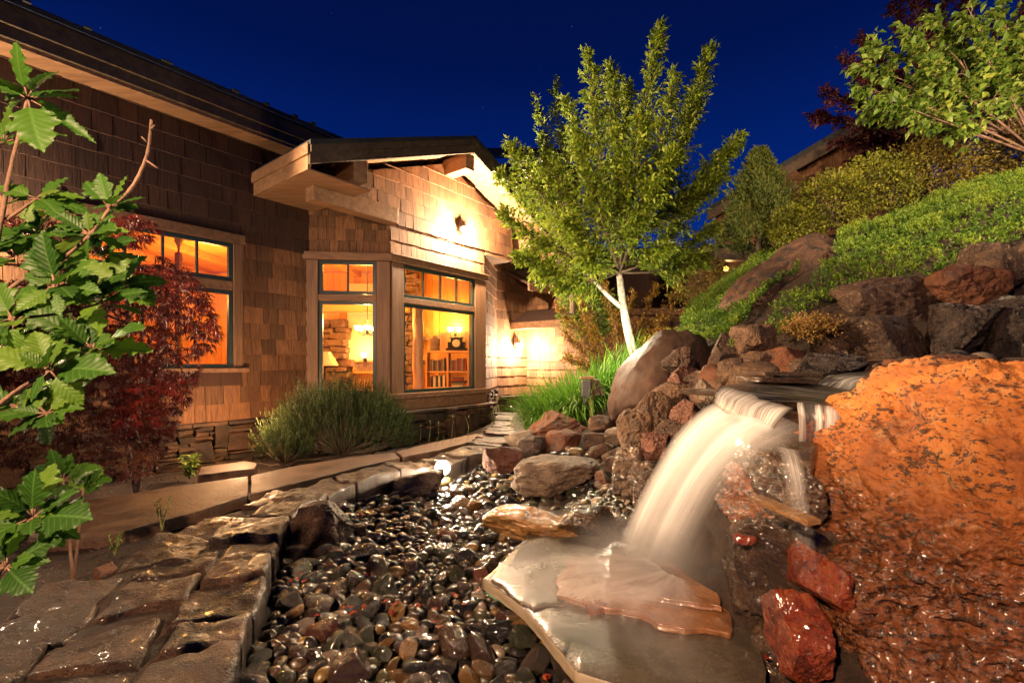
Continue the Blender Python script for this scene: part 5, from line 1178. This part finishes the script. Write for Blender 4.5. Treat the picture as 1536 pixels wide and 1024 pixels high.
# purple tree
def leaftree(name,label,b,tipsl,Y,leafL,leafW,mat,barkm,fork=.0,n=50,rad=.3,r0=.05,tw=.35,seed=1,per=9,s0=.25,shade=(0,1)):
    t_=thing(name,label,'tree',tuple(b)); br=MB(); lc=LC(); rs=random.Random(seed)
    for x,y,dy in tipsl:
        pts=limbpts(b,P(x,y,Y+dy),(rs.uniform(-.2,.2),0,rs.uniform(-.1,.25)),14); br.tube(pts,[r0*(1-i/15)**1.1+.003 for i in range(14)],6,cap=False); twigs(lc,pts,lambda s:rad*(.45+.9*(1-s)),n,leafL,leafW,s0=s0,br=br,per=per,tint=shade)
    br.build('branches',M[barkm],t_,smooth=True); lc.build('crown',M[mat],t_); return t_
leaftree('plum_tree','dark purple leaved tree on top of the slope at the upper right',P(1440,210,10),[(1235,140,0),(1262,90,.4),(1222,175,-.3),(1290,60,0),(1340,10,.3),(1345,-40,0),(1400,-60,.4),(1250,215,.2),(1300,170,-.5),(1340,110,.6),(1330,210,.3),(1380,60,-.4),(1450,-30,.2),(1500,30,.5),(1530,90,0),(1560,-20,0),(1280,245,.5),(1360,160,.8),(1560,130,.4),(1420,130,.7),(1290,120,.9),(1480,150,.7),(1390,10,.9)],10,.10,.05,'purple','bark',n=120,rad=.42,seed=3,s0=.2)
M['leaf_mag']=leafmat('bright_shrub_leaf',(.06,.12,.015),(.13,.22,.03),.35,.45,(.25,.30,.05)); M['bark_pink']=bark('pinkish_tan_bark',(.10,.055,.038),(.34,.21,.15),10)
leaftree('spreading_shrub','spreading green shrub with pale pinkish bare stems at the upper right',P(1560,235,7.2),[(1290,130,-.2),(1285,95,.1),(1310,70,.3),(1360,50,-.3),(1400,25,.2),(1450,10,-.4),(1330,150,-.5),(1500,10,.2),(1540,40,-.4),(1380,100,-.6),(1470,70,-.6),(1560,90,-.4),(1420,60,.3),(1300,165,0)],7.2,.125,.075,'leaf_mag','bark_pink',n=52,rad=.40,r0=.017,seed=5,s0=.36,per=7)
m=MB(); rs=random.Random(12); bt=thing('bare_shrub','bare pale branching stems leaning left over the hedge','shrub',tuple(P(1500,200,7.4)))
for x,y in ((1310,172),(1335,150),(1360,130),(1400,120),(1440,90),(1360,185),(1480,110),(1530,100)):
    b=P(1505+rs.uniform(-60,40),200,7.3); pts=limbpts(b,P(x,y,7.2+rs.uniform(-.3,.3)),(0,0,rs.uniform(0,.15)),9); m.tube(pts,[.024*(1-i/10) for i in range(9)],6,cap=False)
    for _ in range(6):
        i=rs.randint(2,7); f=pts[i]+Vector((rs.uniform(-.5,.1),rs.uniform(-.2,.2),rs.uniform(-.1,.35))); m.tube([pts[i],(pts[i]+f)/2+Vector((0,0,.03)),f],[.009,.006,.002],5,cap=False)
m.build('branches',M['bark_pink'],bt,smooth=True)
# Japanese maples between the tree and the house, glowing orange and yellow
M['amberleaf']=leafmat('amber_maple_leaf',(.16,.06,.012),(.28,.15,.02),.35,.5,(.25,.26,.03))
leaftree('japanese_maple','orange and yellow green maple behind the pale trunk',P(935,590,8.4),[(835,460,-.3),(850,500,0),(870,440,.2),(900,410,.4),(850,535,-.3),(880,480,-.5),(950,440,.5),(985,430,.3),(1010,460,0),(1030,490,.2),(990,500,-.2),(925,470,.6),(960,500,.3),(1020,430,.5)],8.4,.055,.026,'amberleaf','bark',n=85,rad=.26,r0=.022,seed=8,s0=.3)
M['yellowleaf']=leafmat('yellow_green_leaf',(.14,.14,.012),(.26,.26,.025),.3,.5,(.36,.32,.04))
shrub('low_shrub','bright yellow green shrub at the foot of the mound behind the pale trunk',P(1005,520,7.6),(.5,.35,.26),2600,.06,.035,'yellowleaf',21)
shrub('low_shrub','dark green shrub in front of the brown fence behind the tree',P(885,470,9.6),(.6,.4,.6),3200,.09,.045,'leaf_mag',22)
shrub('low_shrub','brownish green shrub under the neighbouring porch behind the juniper tongue',P(1050,420,9.4),(.7,.4,.6),3600,.07,.03,'hedge2',23)
# daylily clump --------------------------------------------------------------
M['blade']=leafmat('daylily_blade',(.045,.13,.015),(.09,.23,.02),.3,.4,(.18,.32,.04))
def blades(name,label,cx,cy,rx,ry,n,Lr,wd,mat,parent=None,out=1.0,zoff=0,cat='grass clump',group=None):
    V=[];F_=[];T=[];nb_=0
    for _ in range(n):
        a=nr_.uniform(0,6.283); r=nr_.uniform()**.5; x=cx+rx*r*math.cos(a); y=cy+ry*r*math.sin(a); z=g1(x,y)-.03+zoff; L=nr_.uniform(*Lr); an=a+nr_.normal(0,.7); o_=Vector((math.cos(an),math.sin(an),0)); sd=Vector((-o_.y,o_.x,0)); lean=nr_.uniform(.15,.9)*out; w=wd*nr_.uniform(.7,1.2); tt=nr_.uniform()
        S=7; p=Vector((x,y,z)); el=R(88)-lean*.35
        for k in range(S+1):
            u=k/S; ww=w*(1-u**2.2)*.5+.0006; V+= [p-sd*ww, p+sd*ww+Vector((0,0,.002))]; T+=[tt,tt]; el-=lean*.42*(.4+u); p=p+(o_*math.cos(el)+Vector((0,0,math.sin(el))))*(L/S)
        for k in range(S): F_.append((nb_+2*k,nb_+2*k+1,nb_+2*k+3,nb_+2*k+2))
        nb_+=2*(S+1)
    return tag(mk(name,[v[:] for v in V],F_,M[mat],smooth=True,tint=T,loc=(cx,cy,g1(cx,cy)+zoff)),label,cat,group)
blades('grass_clump','big bright green clump of arching daylily leaves around the power box',1.02,7.05,.80,.42,2400,(.5,.92),.019,'blade',out=1.15,zoff=.04)
blades('grass_clump','small green grass tuft at the top of the big clump beside the pale trunk',1.75,7.35,.28,.18,260,(.3,.5),.013,'blade',zoff=-.05)
# dwarf pine bush -------------------------------------------------------------
M['pinebush']=leafmat('mugo_pine_needle',(.014,.028,.007),(.04,.065,.013),.1,.55,(.09,.115,.022))
def pinebush(label,c,rx,ry,h,n,seed):
    t_=thing('dwarf_pine',label,'pine bush',tuple(c)); a=nr_.uniform(0,6.283,n); r=nr_.uniform(size=n)**.5; dome=np.sqrt(np.maximum(0,1-r**2)); pos=np.stack([c[0]+rx*r*np.cos(a),c[1]+ry*r*np.sin(a),c[2]+h*dome*nr_.uniform(.55,1.0,n)],1)
    pos[:,2]+=.10*fbm(pos*4,2,seed); d=unit(np.stack([np.cos(a)*r*.9,np.sin(a)*r*.9,np.full(n,1.6)],1)+rv(n,.14)); Ls=nr_.uniform(.14,.34,n); lc=LC()
    for j in range(26):
        u=j/26; dd=unit(d+unit(rv(n))*.75*(1-.6*u)); lc.add(pos+d*(Ls*u)[:,None],dd,rv(n),.052*(1-.3*u),.0055,np.clip(.15+.8*u**2+nr_.uniform(-.15,.15,n),0,1),.1,0)
    lc.build('needles',M['pinebush'],t_); m=MB()
    for k in range(60):
        i=nr_.randint(n); m.tube([Vector(c)+Vector((0,0,0)),Vector(pos[i]*.5+np.array(c)*.5)+Vector((0,0,-.03)),pos[i]],[.014,.009,.004],5,cap=False)
    m.build('stems',M['bark'],t_)
pinebush('wide dark green dwarf pine bush in front of the bay windows',Vector((P(505,680,6.55)[0],6.75,-1.32)),.98,.55,.98,2100,4)
pinebush('small low outer part of pine at the left foot of the bay',Vector((P(425,690,6.3)[0],6.35,-1.36)),.34,.28,.48,330,5)
# red laceleaf maple -----------------------------------------------------------
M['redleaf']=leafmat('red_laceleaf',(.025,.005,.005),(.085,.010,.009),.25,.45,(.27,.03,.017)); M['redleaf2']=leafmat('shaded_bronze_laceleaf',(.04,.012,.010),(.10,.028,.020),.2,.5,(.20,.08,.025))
def lacemaple(label,poly,Y0,n,mat,seed,t_,name):
    px=nr_.uniform(-120,335,n*4); py=nr_.uniform(300,735,n*4); ok=np.array([inside(a,b,poly) for a,b in zip(px,py)]); px,py=px[ok][:n],py[ok][:n]; k=len(px)
    tier=fbm(np.stack([px/70,py/24,np.full(k,seed*1.)],1),3,seed); keep=tier>-.20; px,py,tier=px[keep],py[keep],tier[keep]; k=len(px)
    Y=Y0+.5*fbm(np.stack([px/120,py/120,np.full(k,9.)],1),2,seed)+nr_.uniform(-.35,.35,k); pos=np.stack([(px-768)/F*Y,Y,(HZ-py)/F*Y],1)
    d0=unit(np.stack([.5+.4*nr_.normal(size=k),-.35+.4*nr_.normal(size=k),-.45+.25*nr_.normal(size=k)],1)); lc=LC(); sd=unit(np.cross(d0,np.array([0,0,1.])))
    tt=np.clip(.35+.7*tier+nr_.uniform(-.2,.3,k),0,1)
    for an in (-1.15,-.75,-.38,0,.38,.75,1.15):
        dd=d0*math.cos(an)+sd*math.sin(an)+rv(k,.12); L=.085*(1-.28*abs(an))*nr_.uniform(.7,1.15,k); lc.add(pos,dd,np.array([0,0,1])+rv(k,.3),L,.0095,tt,.2,.25)
    return lc.build(name,M[mat],t_)
mt_=thing('laceleaf_maple','red weeping laceleaf maple in front of the left window','maple',(-3.7,4.6,-1.35))
RP=[(-120,300),(10,305),(70,330),(140,338),(200,318),(240,340),(215,375),(280,400),(312,440),(328,500),(300,550),(285,590),(262,640),(245,690),(200,690),(120,600),(-120,600)]
lacemaple('',RP,4.0,7000,'redleaf',3,mt_,'foliage')
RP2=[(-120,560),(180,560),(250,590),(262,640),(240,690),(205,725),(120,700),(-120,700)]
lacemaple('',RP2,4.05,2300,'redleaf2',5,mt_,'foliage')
m=MB(); rs=random.Random(4)
for k in range(13):
    e=P(rs.uniform(0,300),rs.uniform(340,620),4.1+rs.uniform(-.3,.3)); b=Vector((-3.7,4.6,-1.3)); tp=Vector((-3.7+rs.uniform(-.3,.5),4.5,rs.uniform(.0,.9))); pts=[b.lerp(tp,i/5) for i in range(5)]+limbpts(tp,e,(0,0,.18),8); m.tube(pts,[.02*(1-i/14)+.002 for i in range(len(pts))],5,cap=False)
m.build('branches',M['bark'],mt_,smooth=True)

# foreground oakleaf shrub --------------------------------------------------------
M['bigleaf']=leafmat('oakleaf_hydrangea_leaf',(.016,.058,.005),(.045,.125,.009),.4,.48,(.12,.21,.02),veins=True)
M['stem']=leafmat('pale_green_stem',(.16,.20,.06),(.24,.26,.09),.1,.5); M['stembrown']=bark('brown_stem_bark',(.10,.05,.03),(.32,.19,.12),20)
prof=[(0,0),(.03,.07),(.08,.20),(.15,.29),(.21,.31),(.25,.24),(.31,.33),(.38,.41),(.45,.43),(.51,.36),(.56,.25),(.62,.26),(.69,.29),(.75,.25),(.81,.17),(.87,.14),(.93,.08),(1,0)]
def bigleaf(pos,d,up,L,wscale,seed,curl=.25,petiole=.25):
    """veined lobed leaf: returns verts, faces, uv"""
    rs=np.random.RandomState(seed); NU=34; NW=9; V=[];U=[]; d=np.array(d,float); d/=np.linalg.norm(d); up=np.array(up,float); sd=np.cross(d,up); sd/=np.linalg.norm(sd); nn=np.cross(sd,d)
    pu=[p[0] for p in prof]; pv=[p[1]*wscale for p in prof]; tw=rs.uniform(-.25,.25)
    for i in range(NU+1):
        u=i/NU; w=np.interp(u,pu,pv)*(1+.0*u); ser=.018*(1 if (i%2) else -1) if .08<u<.97 else 0
        for j in range(-NW,NW+1):
            f=j/NW; v=f*(w+ser*abs(f)**4); fold=.22*abs(v)-.35*v*v; ed=abs(f)**3*.02*math.sin(u*31+seed+2*math.copysign(1,j)); sw=u*.95+.28*abs(v)*(1-u)*.5
            vein=abs(((u-abs(v)*.85)*8)%1-.5)
            h=fold+ed-curl*(u**2)*.8+.02*math.sin(9*v+seed)-.016*(.5-vein)*(1 if abs(f)>.05 else 0)-curl*.9*abs(v)**2; x=sw; y=v+tw*h*.4
            p=np.array(pos)+L*(d*(petiole+x)+sd*y+nn*(h+.0)); V.append(p); U.append((u,v))
    n=2*NW+1; Fc=[(i*n+j,i*n+j+1,(i+1)*n+j+1,(i+1)*n+j) for i in range(NU) for j in range(n-1)]; return V,Fc,U
STK=[]
def stalks(m):
    for a,b in STK: m.tube([a,b],[.0028,.0018],6)
    STK.clear()
def leafset(parent,name,lst):
    V=[];Fc=[];U=[];T=[]; ps=[]
    for pos,d,up,L,ws,sd_,cu in lst:
        v,f,u=bigleaf(pos,d,up,L,ws,sd_,cu); n=len(V); V+=v; Fc+=[tuple(i+n for i in q) for q in f]; U+=u; T+=[random.Random(sd_).uniform(0,1)]*len(v)
        dd=Vector(d).normalized(); ps.append((Vector(pos),Vector(pos)+dd*L*.27))
    mk(name,V,Fc,M['bigleaf'],parent,smooth=True,tint=T,uv=U)
    STK.extend(ps)
fr_=random.Random(31)
def cluster(cx,cy,Y,n,Lpx,spec=None,upb=.5,seed=0):
    out=[]; c=P(cx,cy,Y); rs=random.Random(seed)
    for k in range(n):
        if spec and k<len(spec): tx,ty,dY,ws,cu=spec[k]; e=P(tx,ty,Y+dY); d=e-c; L=d.length/1.22*.78
        else:
            a=rs.uniform(0,6.28); d=Vector((math.cos(a),rs.uniform(-.7,.4),math.sin(a)*.6+upb)).normalized(); L=Lpx/F*Y*rs.uniform(.38,.85); ws=rs.uniform(.7,1.0); cu=rs.uniform(.1,.4)
        up=Vector((rs.uniform(-.25,.25),-.75+rs.uniform(-.3,.3),.8)); out.append((tuple(c),tuple(d),tuple(up),L,ws,seed*31+k+1,cu))
    return out
h1=thing('oakleaf_shrub','tall foreground shrub with big lobed bright green leaves at the left edge','shrub',tuple(P(-30,1000,1.5)-Vector((0,0,0))))
sets=[]
sets+=cluster(42,148,1.35,12,80,[(128,118,-.05,1.15,.2),(8,30,-.1,.9,.15),(-20,100,-.1,1.0,.2),(112,165,.05,.9,.3),(160,212,.0,.35,.3),(95,172,.05,.8,.3),(60,238,-.1,.85,.2)],.2,1)
sets+=cluster(55,298,1.4,10,75,[(110,250,.05,.7,.2),(-5,280,0,.7,.3),(95,310,-.1,.6,.5),(20,330,0,.8,.3)],.3,2)
sets+=cluster(165,312,1.3,9,55,[(140,240,0,.75,.1),(195,246,0,.7,.1),(108,250,.05,.5,.2),(226,284,0,.65,.2),(125,300,.05,.6,.3),(178,275,-.1,.6,.2)],.5,3)
sets+=cluster(135,352,1.28,16,60,[(205,338,0,.8,.2),(208,372,.05,.7,.4),(100,325,.05,.6,.2),(75,372,.1,.7,.2),(150,310,0,.7,.2),(175,330,-.08,.8,.2),(118,395,0,.7,.4)],.5,4)
sets+=cluster(150,455,1.32,14,70,[(165,402,0,.9,.1),(120,415,-.05,.8,.1),(185,435,0,.6,.3),(110,440,.02,.9,.2)],.6,5)
sets+=cluster(140,525,1.22,16,85,[(230,468,-.06,1.0,.15),(242,512,-.02,.75,.3),(55,478,-.1,.9,.2),(110,460,.05,.8,.1),(170,500,-.1,.7,.2),(70,560,-.08,.8,.4)],.3,6)
sets+=cluster(75,555,1.15,14,90,[(180,540,-.05,.85,.3),(15,520,-.05,.9,.2),(95,490,0,.8,.2),(20,610,-.05,1.0,.4),(130,620,0,.9,.4),(60,500,-.1,.9,.2)],.3,7)
sets+=cluster(85,430,1.2,14,85,[(40,345,.02,1.0,.1),(105,395,-.06,1.15,.1),(-10,440,0,.9,.2),(0,470,-.1,.9,.2),(85,480,-.05,.8,.3)],.3,8)
sets+=cluster(20,480,1.2,14,85,[(-20,540,0,1,.3),(60,440,0,.8,.2),(-30,400,0,1,.2),(20,560,0,.9,.4)],.3,9)
for i_,(x_,y_,Y_2) in enumerate([(5,215,1.5),(20,385,1.5),(110,500,1.5),(30,610,1.45),(180,430,1.5),(60,350,1.5),(10,520,1.5),(150,380,1.55),(70,620,1.4)]): sets+=cluster(x_,y_,Y_2,14,75,None,.3,40+i_)
leafset(h1,'leaves',sets)
m=MB()
def pl(l): return [P(*q) for q in l]
for pts,r in ((pl([(-60,900,1.5),(-40,600,1.35),(0,450,1.3),(85,395,1.3),(135,352,1.28),(165,312,1.3)]),.007),(pl([(165,312,1.3),(195,285,1.3),(212,255,1.3),(222,225,1.3),(227,180,1.3)]),.0055),(pl([(-60,500,1.4),(-10,380,1.4),(15,260,1.37),(42,148,1.35)]),.008),(pl([(10,330,1.4),(55,298,1.4)]),.005),(pl([(0,480,1.3),(90,470,1.3),(150,455,1.32)]),.005),(pl([(-40,640,1.25),(20,590,1.2),(75,555,1.15)]),.007),(pl([(20,590,1.2),(140,525,1.22)]),.005),(pl([(-30,470,1.22),(85,430,1.2)]),.006)):
    r_=[r*(1-.45*i/len(pts)) for i in range(len(pts))]; C_=catm([p[:] for p in pts],24); m.tube([Vector(c)for c in C_],[r*(1-.45*i/24)*(1.0+.12*math.sin(i*2.3)) for i in range(24)],8)
for a,b in (((218,240),(236,252)),((222,215),(212,205)),((226,195),(232,188))): m.tube(pl([(a[0],a[1],1.3),(b[0],b[1],1.29)]),[.003,.002],6)
stalks(m); m.build('stems',M['stembrown'],h1,smooth=True)
h2=thing('oakleaf_shrub','lower foreground shrub of lobed green leaves cut by the left edge near the kerb','shrub',tuple(P(-60,900,1.6)))
sets=cluster(50,775,1.30,18,85,[(155,768,-.05,.95,.2),(95,740,0,1.0,.2),(140,812,0,.55,.2),(20,740,0,.9,.2),(110,830,0,.7,.3),(30,700,0,.8,.1),(-20,780,0,1,.2)],.35,11)+cluster(10,850,1.25,14,85,[(45,890,-.1,.9,.3),(60,850,0,.8,.3),(-30,800,0,.9,.2)],.3,12)
leafset(h2,'leaves',sets); m=MB(); m.tube(pl([(-60,940,1.6),(0,840,1.4),(50,775,1.3)]),[.008,.007,.005],8); m.tube(pl([(-60,940,1.6),(10,850,1.25)]),[.007,.005],8); stalks(m); m.build('stems',M['stembrown'],h2,smooth=True)
h3=thing('oakleaf_shrub','young lobed leaf shrub growing beside the stone path at the left','shrub',(P(110,745,2.6)[0],2.6,-1.22))
sets=cluster(95,720,2.6,10,55,[(40,690,0,.9,.1),(75,688,0,.8,.1),(140,685,0,.8,.2),(160,690,-.05,.7,.2),(182,712,0,.6,.2),(150,730,0,.8,.3)],.6,13)+cluster(125,735,2.55,8,50,None,.6,14); leafset(h3,'leaves',sets)
m=MB(); m.tube([Vector((P(110,745,2.6)[0],2.6,-1.22)),P(95,720,2.6)],[.008,.005],6); m.tube([Vector((P(110,745,2.6)[0],2.6,-1.22)),P(125,735,2.55)],[.008,.005],6); stalks(m); m.build('stems',M['stembrown'],h3)
# seedlings and weeds ----------------------------------------------------------------
def seedling(label,px,pyb,Y,h,n,leafL,mat='leaf_mag'):
    x=P(px,0,Y).x; z=P(px,pyb,Y).z; t_=thing('small_plant',label,'plant',(x,Y,z)); lc=LC(); m=MB(); 
    for k in range(n):
        a=nr_.uniform(0,6.28); q=np.array([math.cos(a)*.35,math.sin(a)*.35,1]); q/=np.linalg.norm(q); e=np.array([x,Y,z])+q*h*nr_.uniform(.5,1); m.tube([(x,Y,z),tuple(e)],[.004,.0015],4,cap=False); u=np.linspace(.3,1,8)[:,None]; pos=np.array([x,Y,z])+(e-np.array([x,Y,z]))*u; lc.add(pos,rv(8,.8)+np.array([0,0,.4]),rv(8,.3)+np.array([0,0,1]),leafL,leafL*.45,nr_.uniform(0,1,8))
    m.build('stems',M['stem'],t_); lc.build('leaves',M[mat],t_)
seedling('small bright green plant by the grey slab step below the stone base',284,718,5.6,.30,16,.07)
seedling('thin weed sprouting at the front edge of the sandstone path slab',243,795,3.2,.28,3,.03)
seedling('little weed with round leaves growing beside the kerb slabs',172,832,2.9,.16,5,.03)
seedling('small green sprig on the crest of the rock pile',1098,520,4.1,.07,8,.03)
for px,py in ((628,668),(642,662),(655,664),(676,655),(700,655)):
    x=P(px,0,6.9).x; z=P(px,py,6.9).z; m=MB(); m.tube([(x,6.9,z-.1),(x+.03,6.9,z+.15),(x+nr_.uniform(-.05,.08),6.88,z+.32)],[.004,.003,.0015],5); m.lathe((x+.03,6.89,z+.30),[(0,-.02),(.01,0),(0,.03)],6)
    tag(m.build('dry_stalk',M['stem'],loc=(x,6.9,z)),'dry pale stalk standing by the path before the stone base','weed','dry stalks by the path')
blades('grass_tuft','small tuft of grass blades among the dry stalks by the path',P(672,0,6.9).x,6.95,.12,.06,40,(.15,.35),.01,'blade',cat='grass')
# fallen red leaves among the cobbles and leaf litter
lc=LC(); M['redfall']=leafmat('fallen_red_leaf',(.14,.014,.006),(.30,.035,.010),.3,.5,(.38,.07,.015)); k=0; cen=[]
for x,y in [PZ(570,890,-1.28),PZ(600,900,-1.28),PZ(660,910,-1.28),PZ(830,1015,-1.3),PZ(860,1018,-1.3),PZ(1190,1005,-1.2),PZ(445,790,-1.28),PZ(540,770,-1.28),PZ(430,880,-1.3),PZ(690,880,-1.28),PZ(520,905,-1.28)]: cen.append((x,y))
for x,y in cen:
    n=5; pos=np.stack([nr_.normal(x,.05,n),nr_.normal(y,.06,n),np.full(n,g1(x,y)+.085)],1)+rv(n,.01); a=nr_.uniform(0,6.28,n)
    for da in (-.7,0,.7): lc.add(pos,np.stack([np.cos(a+da),np.sin(a+da),nr_.uniform(-.1,.4,n)],1),rv(n,.2)+np.array([0,0,1]),.032,.016,nr_.uniform(0,1,n))
n=30; x=nr_.uniform(-1.6,1.0,n); y=nr_.uniform(1.6,5.8,n); ok=np.array([inside(a,b,bed) for a,b in zip(x,y)]); x,y=x[ok],y[ok]; n=len(x); lc.add(np.stack([x,y,gz(x,y)+.08],1),rv(n)*np.array([1,1,.2]),rv(n,.2)+np.array([0,0,1]),.035,.02,nr_.uniform(0,1,n))
tag(lc.build('fallen_leaves',M['redfall']),'small fallen red leaves caught between the wet cobbles','fallen leaves',kind='stuff')
lc=LC(); n=2600; x=nr_.uniform(-4.5,-1.3,n); y=nr_.uniform(1.5,6.5,n); M['litter']=leafmat('brown_litter',(.03,.015,.008),(.10,.05,.025),.1,.7,(.2,.11,.06)); ok=(x<-1.9-.0*y)|(y>5.5); x,y=x[ok],y[ok]; n=len(x)
lc.add(np.stack([x,y,gz(x,y)+.025],1),rv(n)*np.array([1,1,.25]),rv(n,.3)+np.array([0,0,1]),nr_.uniform(.02,.06,n),.012,nr_.uniform(0,1,n)); tag(lc.build('leaf_litter',M['litter']),'dry brown leaf and bark litter on the soil at the left','leaf litter',kind='stuff')

# ------------------------------------------------------------------ buildings behind
def house2(name,label,loc): return thing(name,label,'building',loc)
fn=thing('board_fence','brown board fence behind the orange maple and the pale trunk','fence',(2.0,10.6,-1)); m=MB(); x=1.75
M['fence']=wood('fence_board',(.05,.022,.010),(.16,.07,.03),2,1,.8,.3,.003,20)
while x<5.2: m.box(XY,x,x+.14,10.6,10.63,-1.0,1.25,rng.random()); x+=.145
m.build('boards',M['fence'],fn); m=MB(); 
for z in (.3,1.1): m.box(XY,1.75,5.2,10.56,10.598,z,z+.07)
m.build('rail',M['fence'],fn)
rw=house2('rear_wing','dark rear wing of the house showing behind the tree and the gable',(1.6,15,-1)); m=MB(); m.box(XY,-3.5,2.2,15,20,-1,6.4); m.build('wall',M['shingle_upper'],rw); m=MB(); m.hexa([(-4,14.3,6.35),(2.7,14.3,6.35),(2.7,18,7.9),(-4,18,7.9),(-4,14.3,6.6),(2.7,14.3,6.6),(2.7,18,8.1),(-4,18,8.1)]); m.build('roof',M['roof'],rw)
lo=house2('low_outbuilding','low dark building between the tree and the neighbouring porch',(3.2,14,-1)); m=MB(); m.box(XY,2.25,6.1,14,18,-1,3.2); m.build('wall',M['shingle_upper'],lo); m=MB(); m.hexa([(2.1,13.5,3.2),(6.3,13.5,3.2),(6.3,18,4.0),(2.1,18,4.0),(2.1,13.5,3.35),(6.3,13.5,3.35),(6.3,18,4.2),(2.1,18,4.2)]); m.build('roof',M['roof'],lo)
nb2=house2('neighbouring_house','neighbouring house with a rising roof edge behind the conifer and the plum tree',(8.5,13.2,2)); 
a=P(1060,318,14.5); b=P(1330,160,10.8); m=MB(); w_=(b-a); w_.z=0; w_.normalize(); nn=Vector((w_.y,-w_.x,0)); nn=-nn if nn.y>0 else nn
def quadprism(p0,p1,th,dn): return [tuple(p0),tuple(p1),tuple(p1+nn*-dn),tuple(p0+nn*-dn),tuple(p0+Vector((0,0,th))),tuple(p1+Vector((0,0,th))),tuple(p1+nn*-dn+Vector((0,0,th))),tuple(p0+nn*-dn+Vector((0,0,th)))]
m.hexa(quadprism(a,b,.14,4)); m.build('roof',M['roof'],nb2); m=MB(); m.hexa(quadprism(a+Vector((0,0,-.28)),b+Vector((0,0,-.28)),.278,.06)); m.build('fascia',M['fascia'],nb2,bevel=.004)
m=MB(); a2=a-nn*.5; b2=b-nn*.5; m.hexa([(a2.x,a2.y,0),(b2.x,b2.y,0),(b2.x-nn.x*3,b2.y-nn.y*3,0),(a2.x-nn.x*3,a2.y-nn.y*3,0),(a2.x,a2.y,a.z-.02),(b2.x,b2.y,b.z-.02),(b2.x-nn.x*3,b2.y-nn.y*3,b.z-.02),(a2.x-nn.x*3,a2.y-nn.y*3,a.z-.02)]); m.build('wall',M['shingle'],nb2)
c=P(1190,285,12.0); m=MB(); m.box(XY,c.x-.22,c.x+.24,12.0,12.5,c.z-1.2,c.z+.25); m.hexa([(c.x-.30,11.95,c.z+.25),(c.x+.30,11.95,c.z+.25),(c.x+.30,12.5,c.z+.25),(c.x-.30,12.5,c.z+.25),(c.x-.30,11.95,c.z+.28),(c.x+.02,11.95,c.z+.50),(c.x+.02,12.5,c.z+.50),(c.x-.30,12.5,c.z+.28)]); m.build('dormer_post',M['trim_v'],nb2)
pr=house2('neighbouring_porch','low porch with a pale beam and a small amber lamp left of the juniper tongue',(P(1105,400,11).x,11,1)); m=MB(); x0,x1=P(1065,0,11).x,P(1142,0,11).x; z=P(0,378,11).z; m.box(XY,x0,x1,11,11.2,z-.18,z+.10); m.build('beam',M['pale'],pr,bevel=.01); m=MB(); m.box(XY,x0-.2,x1+.2,10.9,12.5,z+.105,z+.16); m.build('roof',M['roof'],pr)
m=MB(); m.box(XY,x0+.05,x0+.22,11.02,11.16,-.5,z-.185); m.box(XY,x1-.2,x1-.05,11.02,11.16,.5,z-.185); m.box(XY,x0,x1,12.3,12.4,-.5,z-.1); m.build('post',M['trim_v'],pr)
c=P(1089,403,11.6); m=MB(); m.lathe(c,[(0,-.06),(.05,-.05),(.065,0),(.04,.05),(0,.06)],12); m.build('lamp',emat('amber_lamp',(1,.5,.1),6),pr,smooth=True); lamp('porch_light',(c.x,c.y-.15,c.z),14,(1,.55,.2),.05,pr)
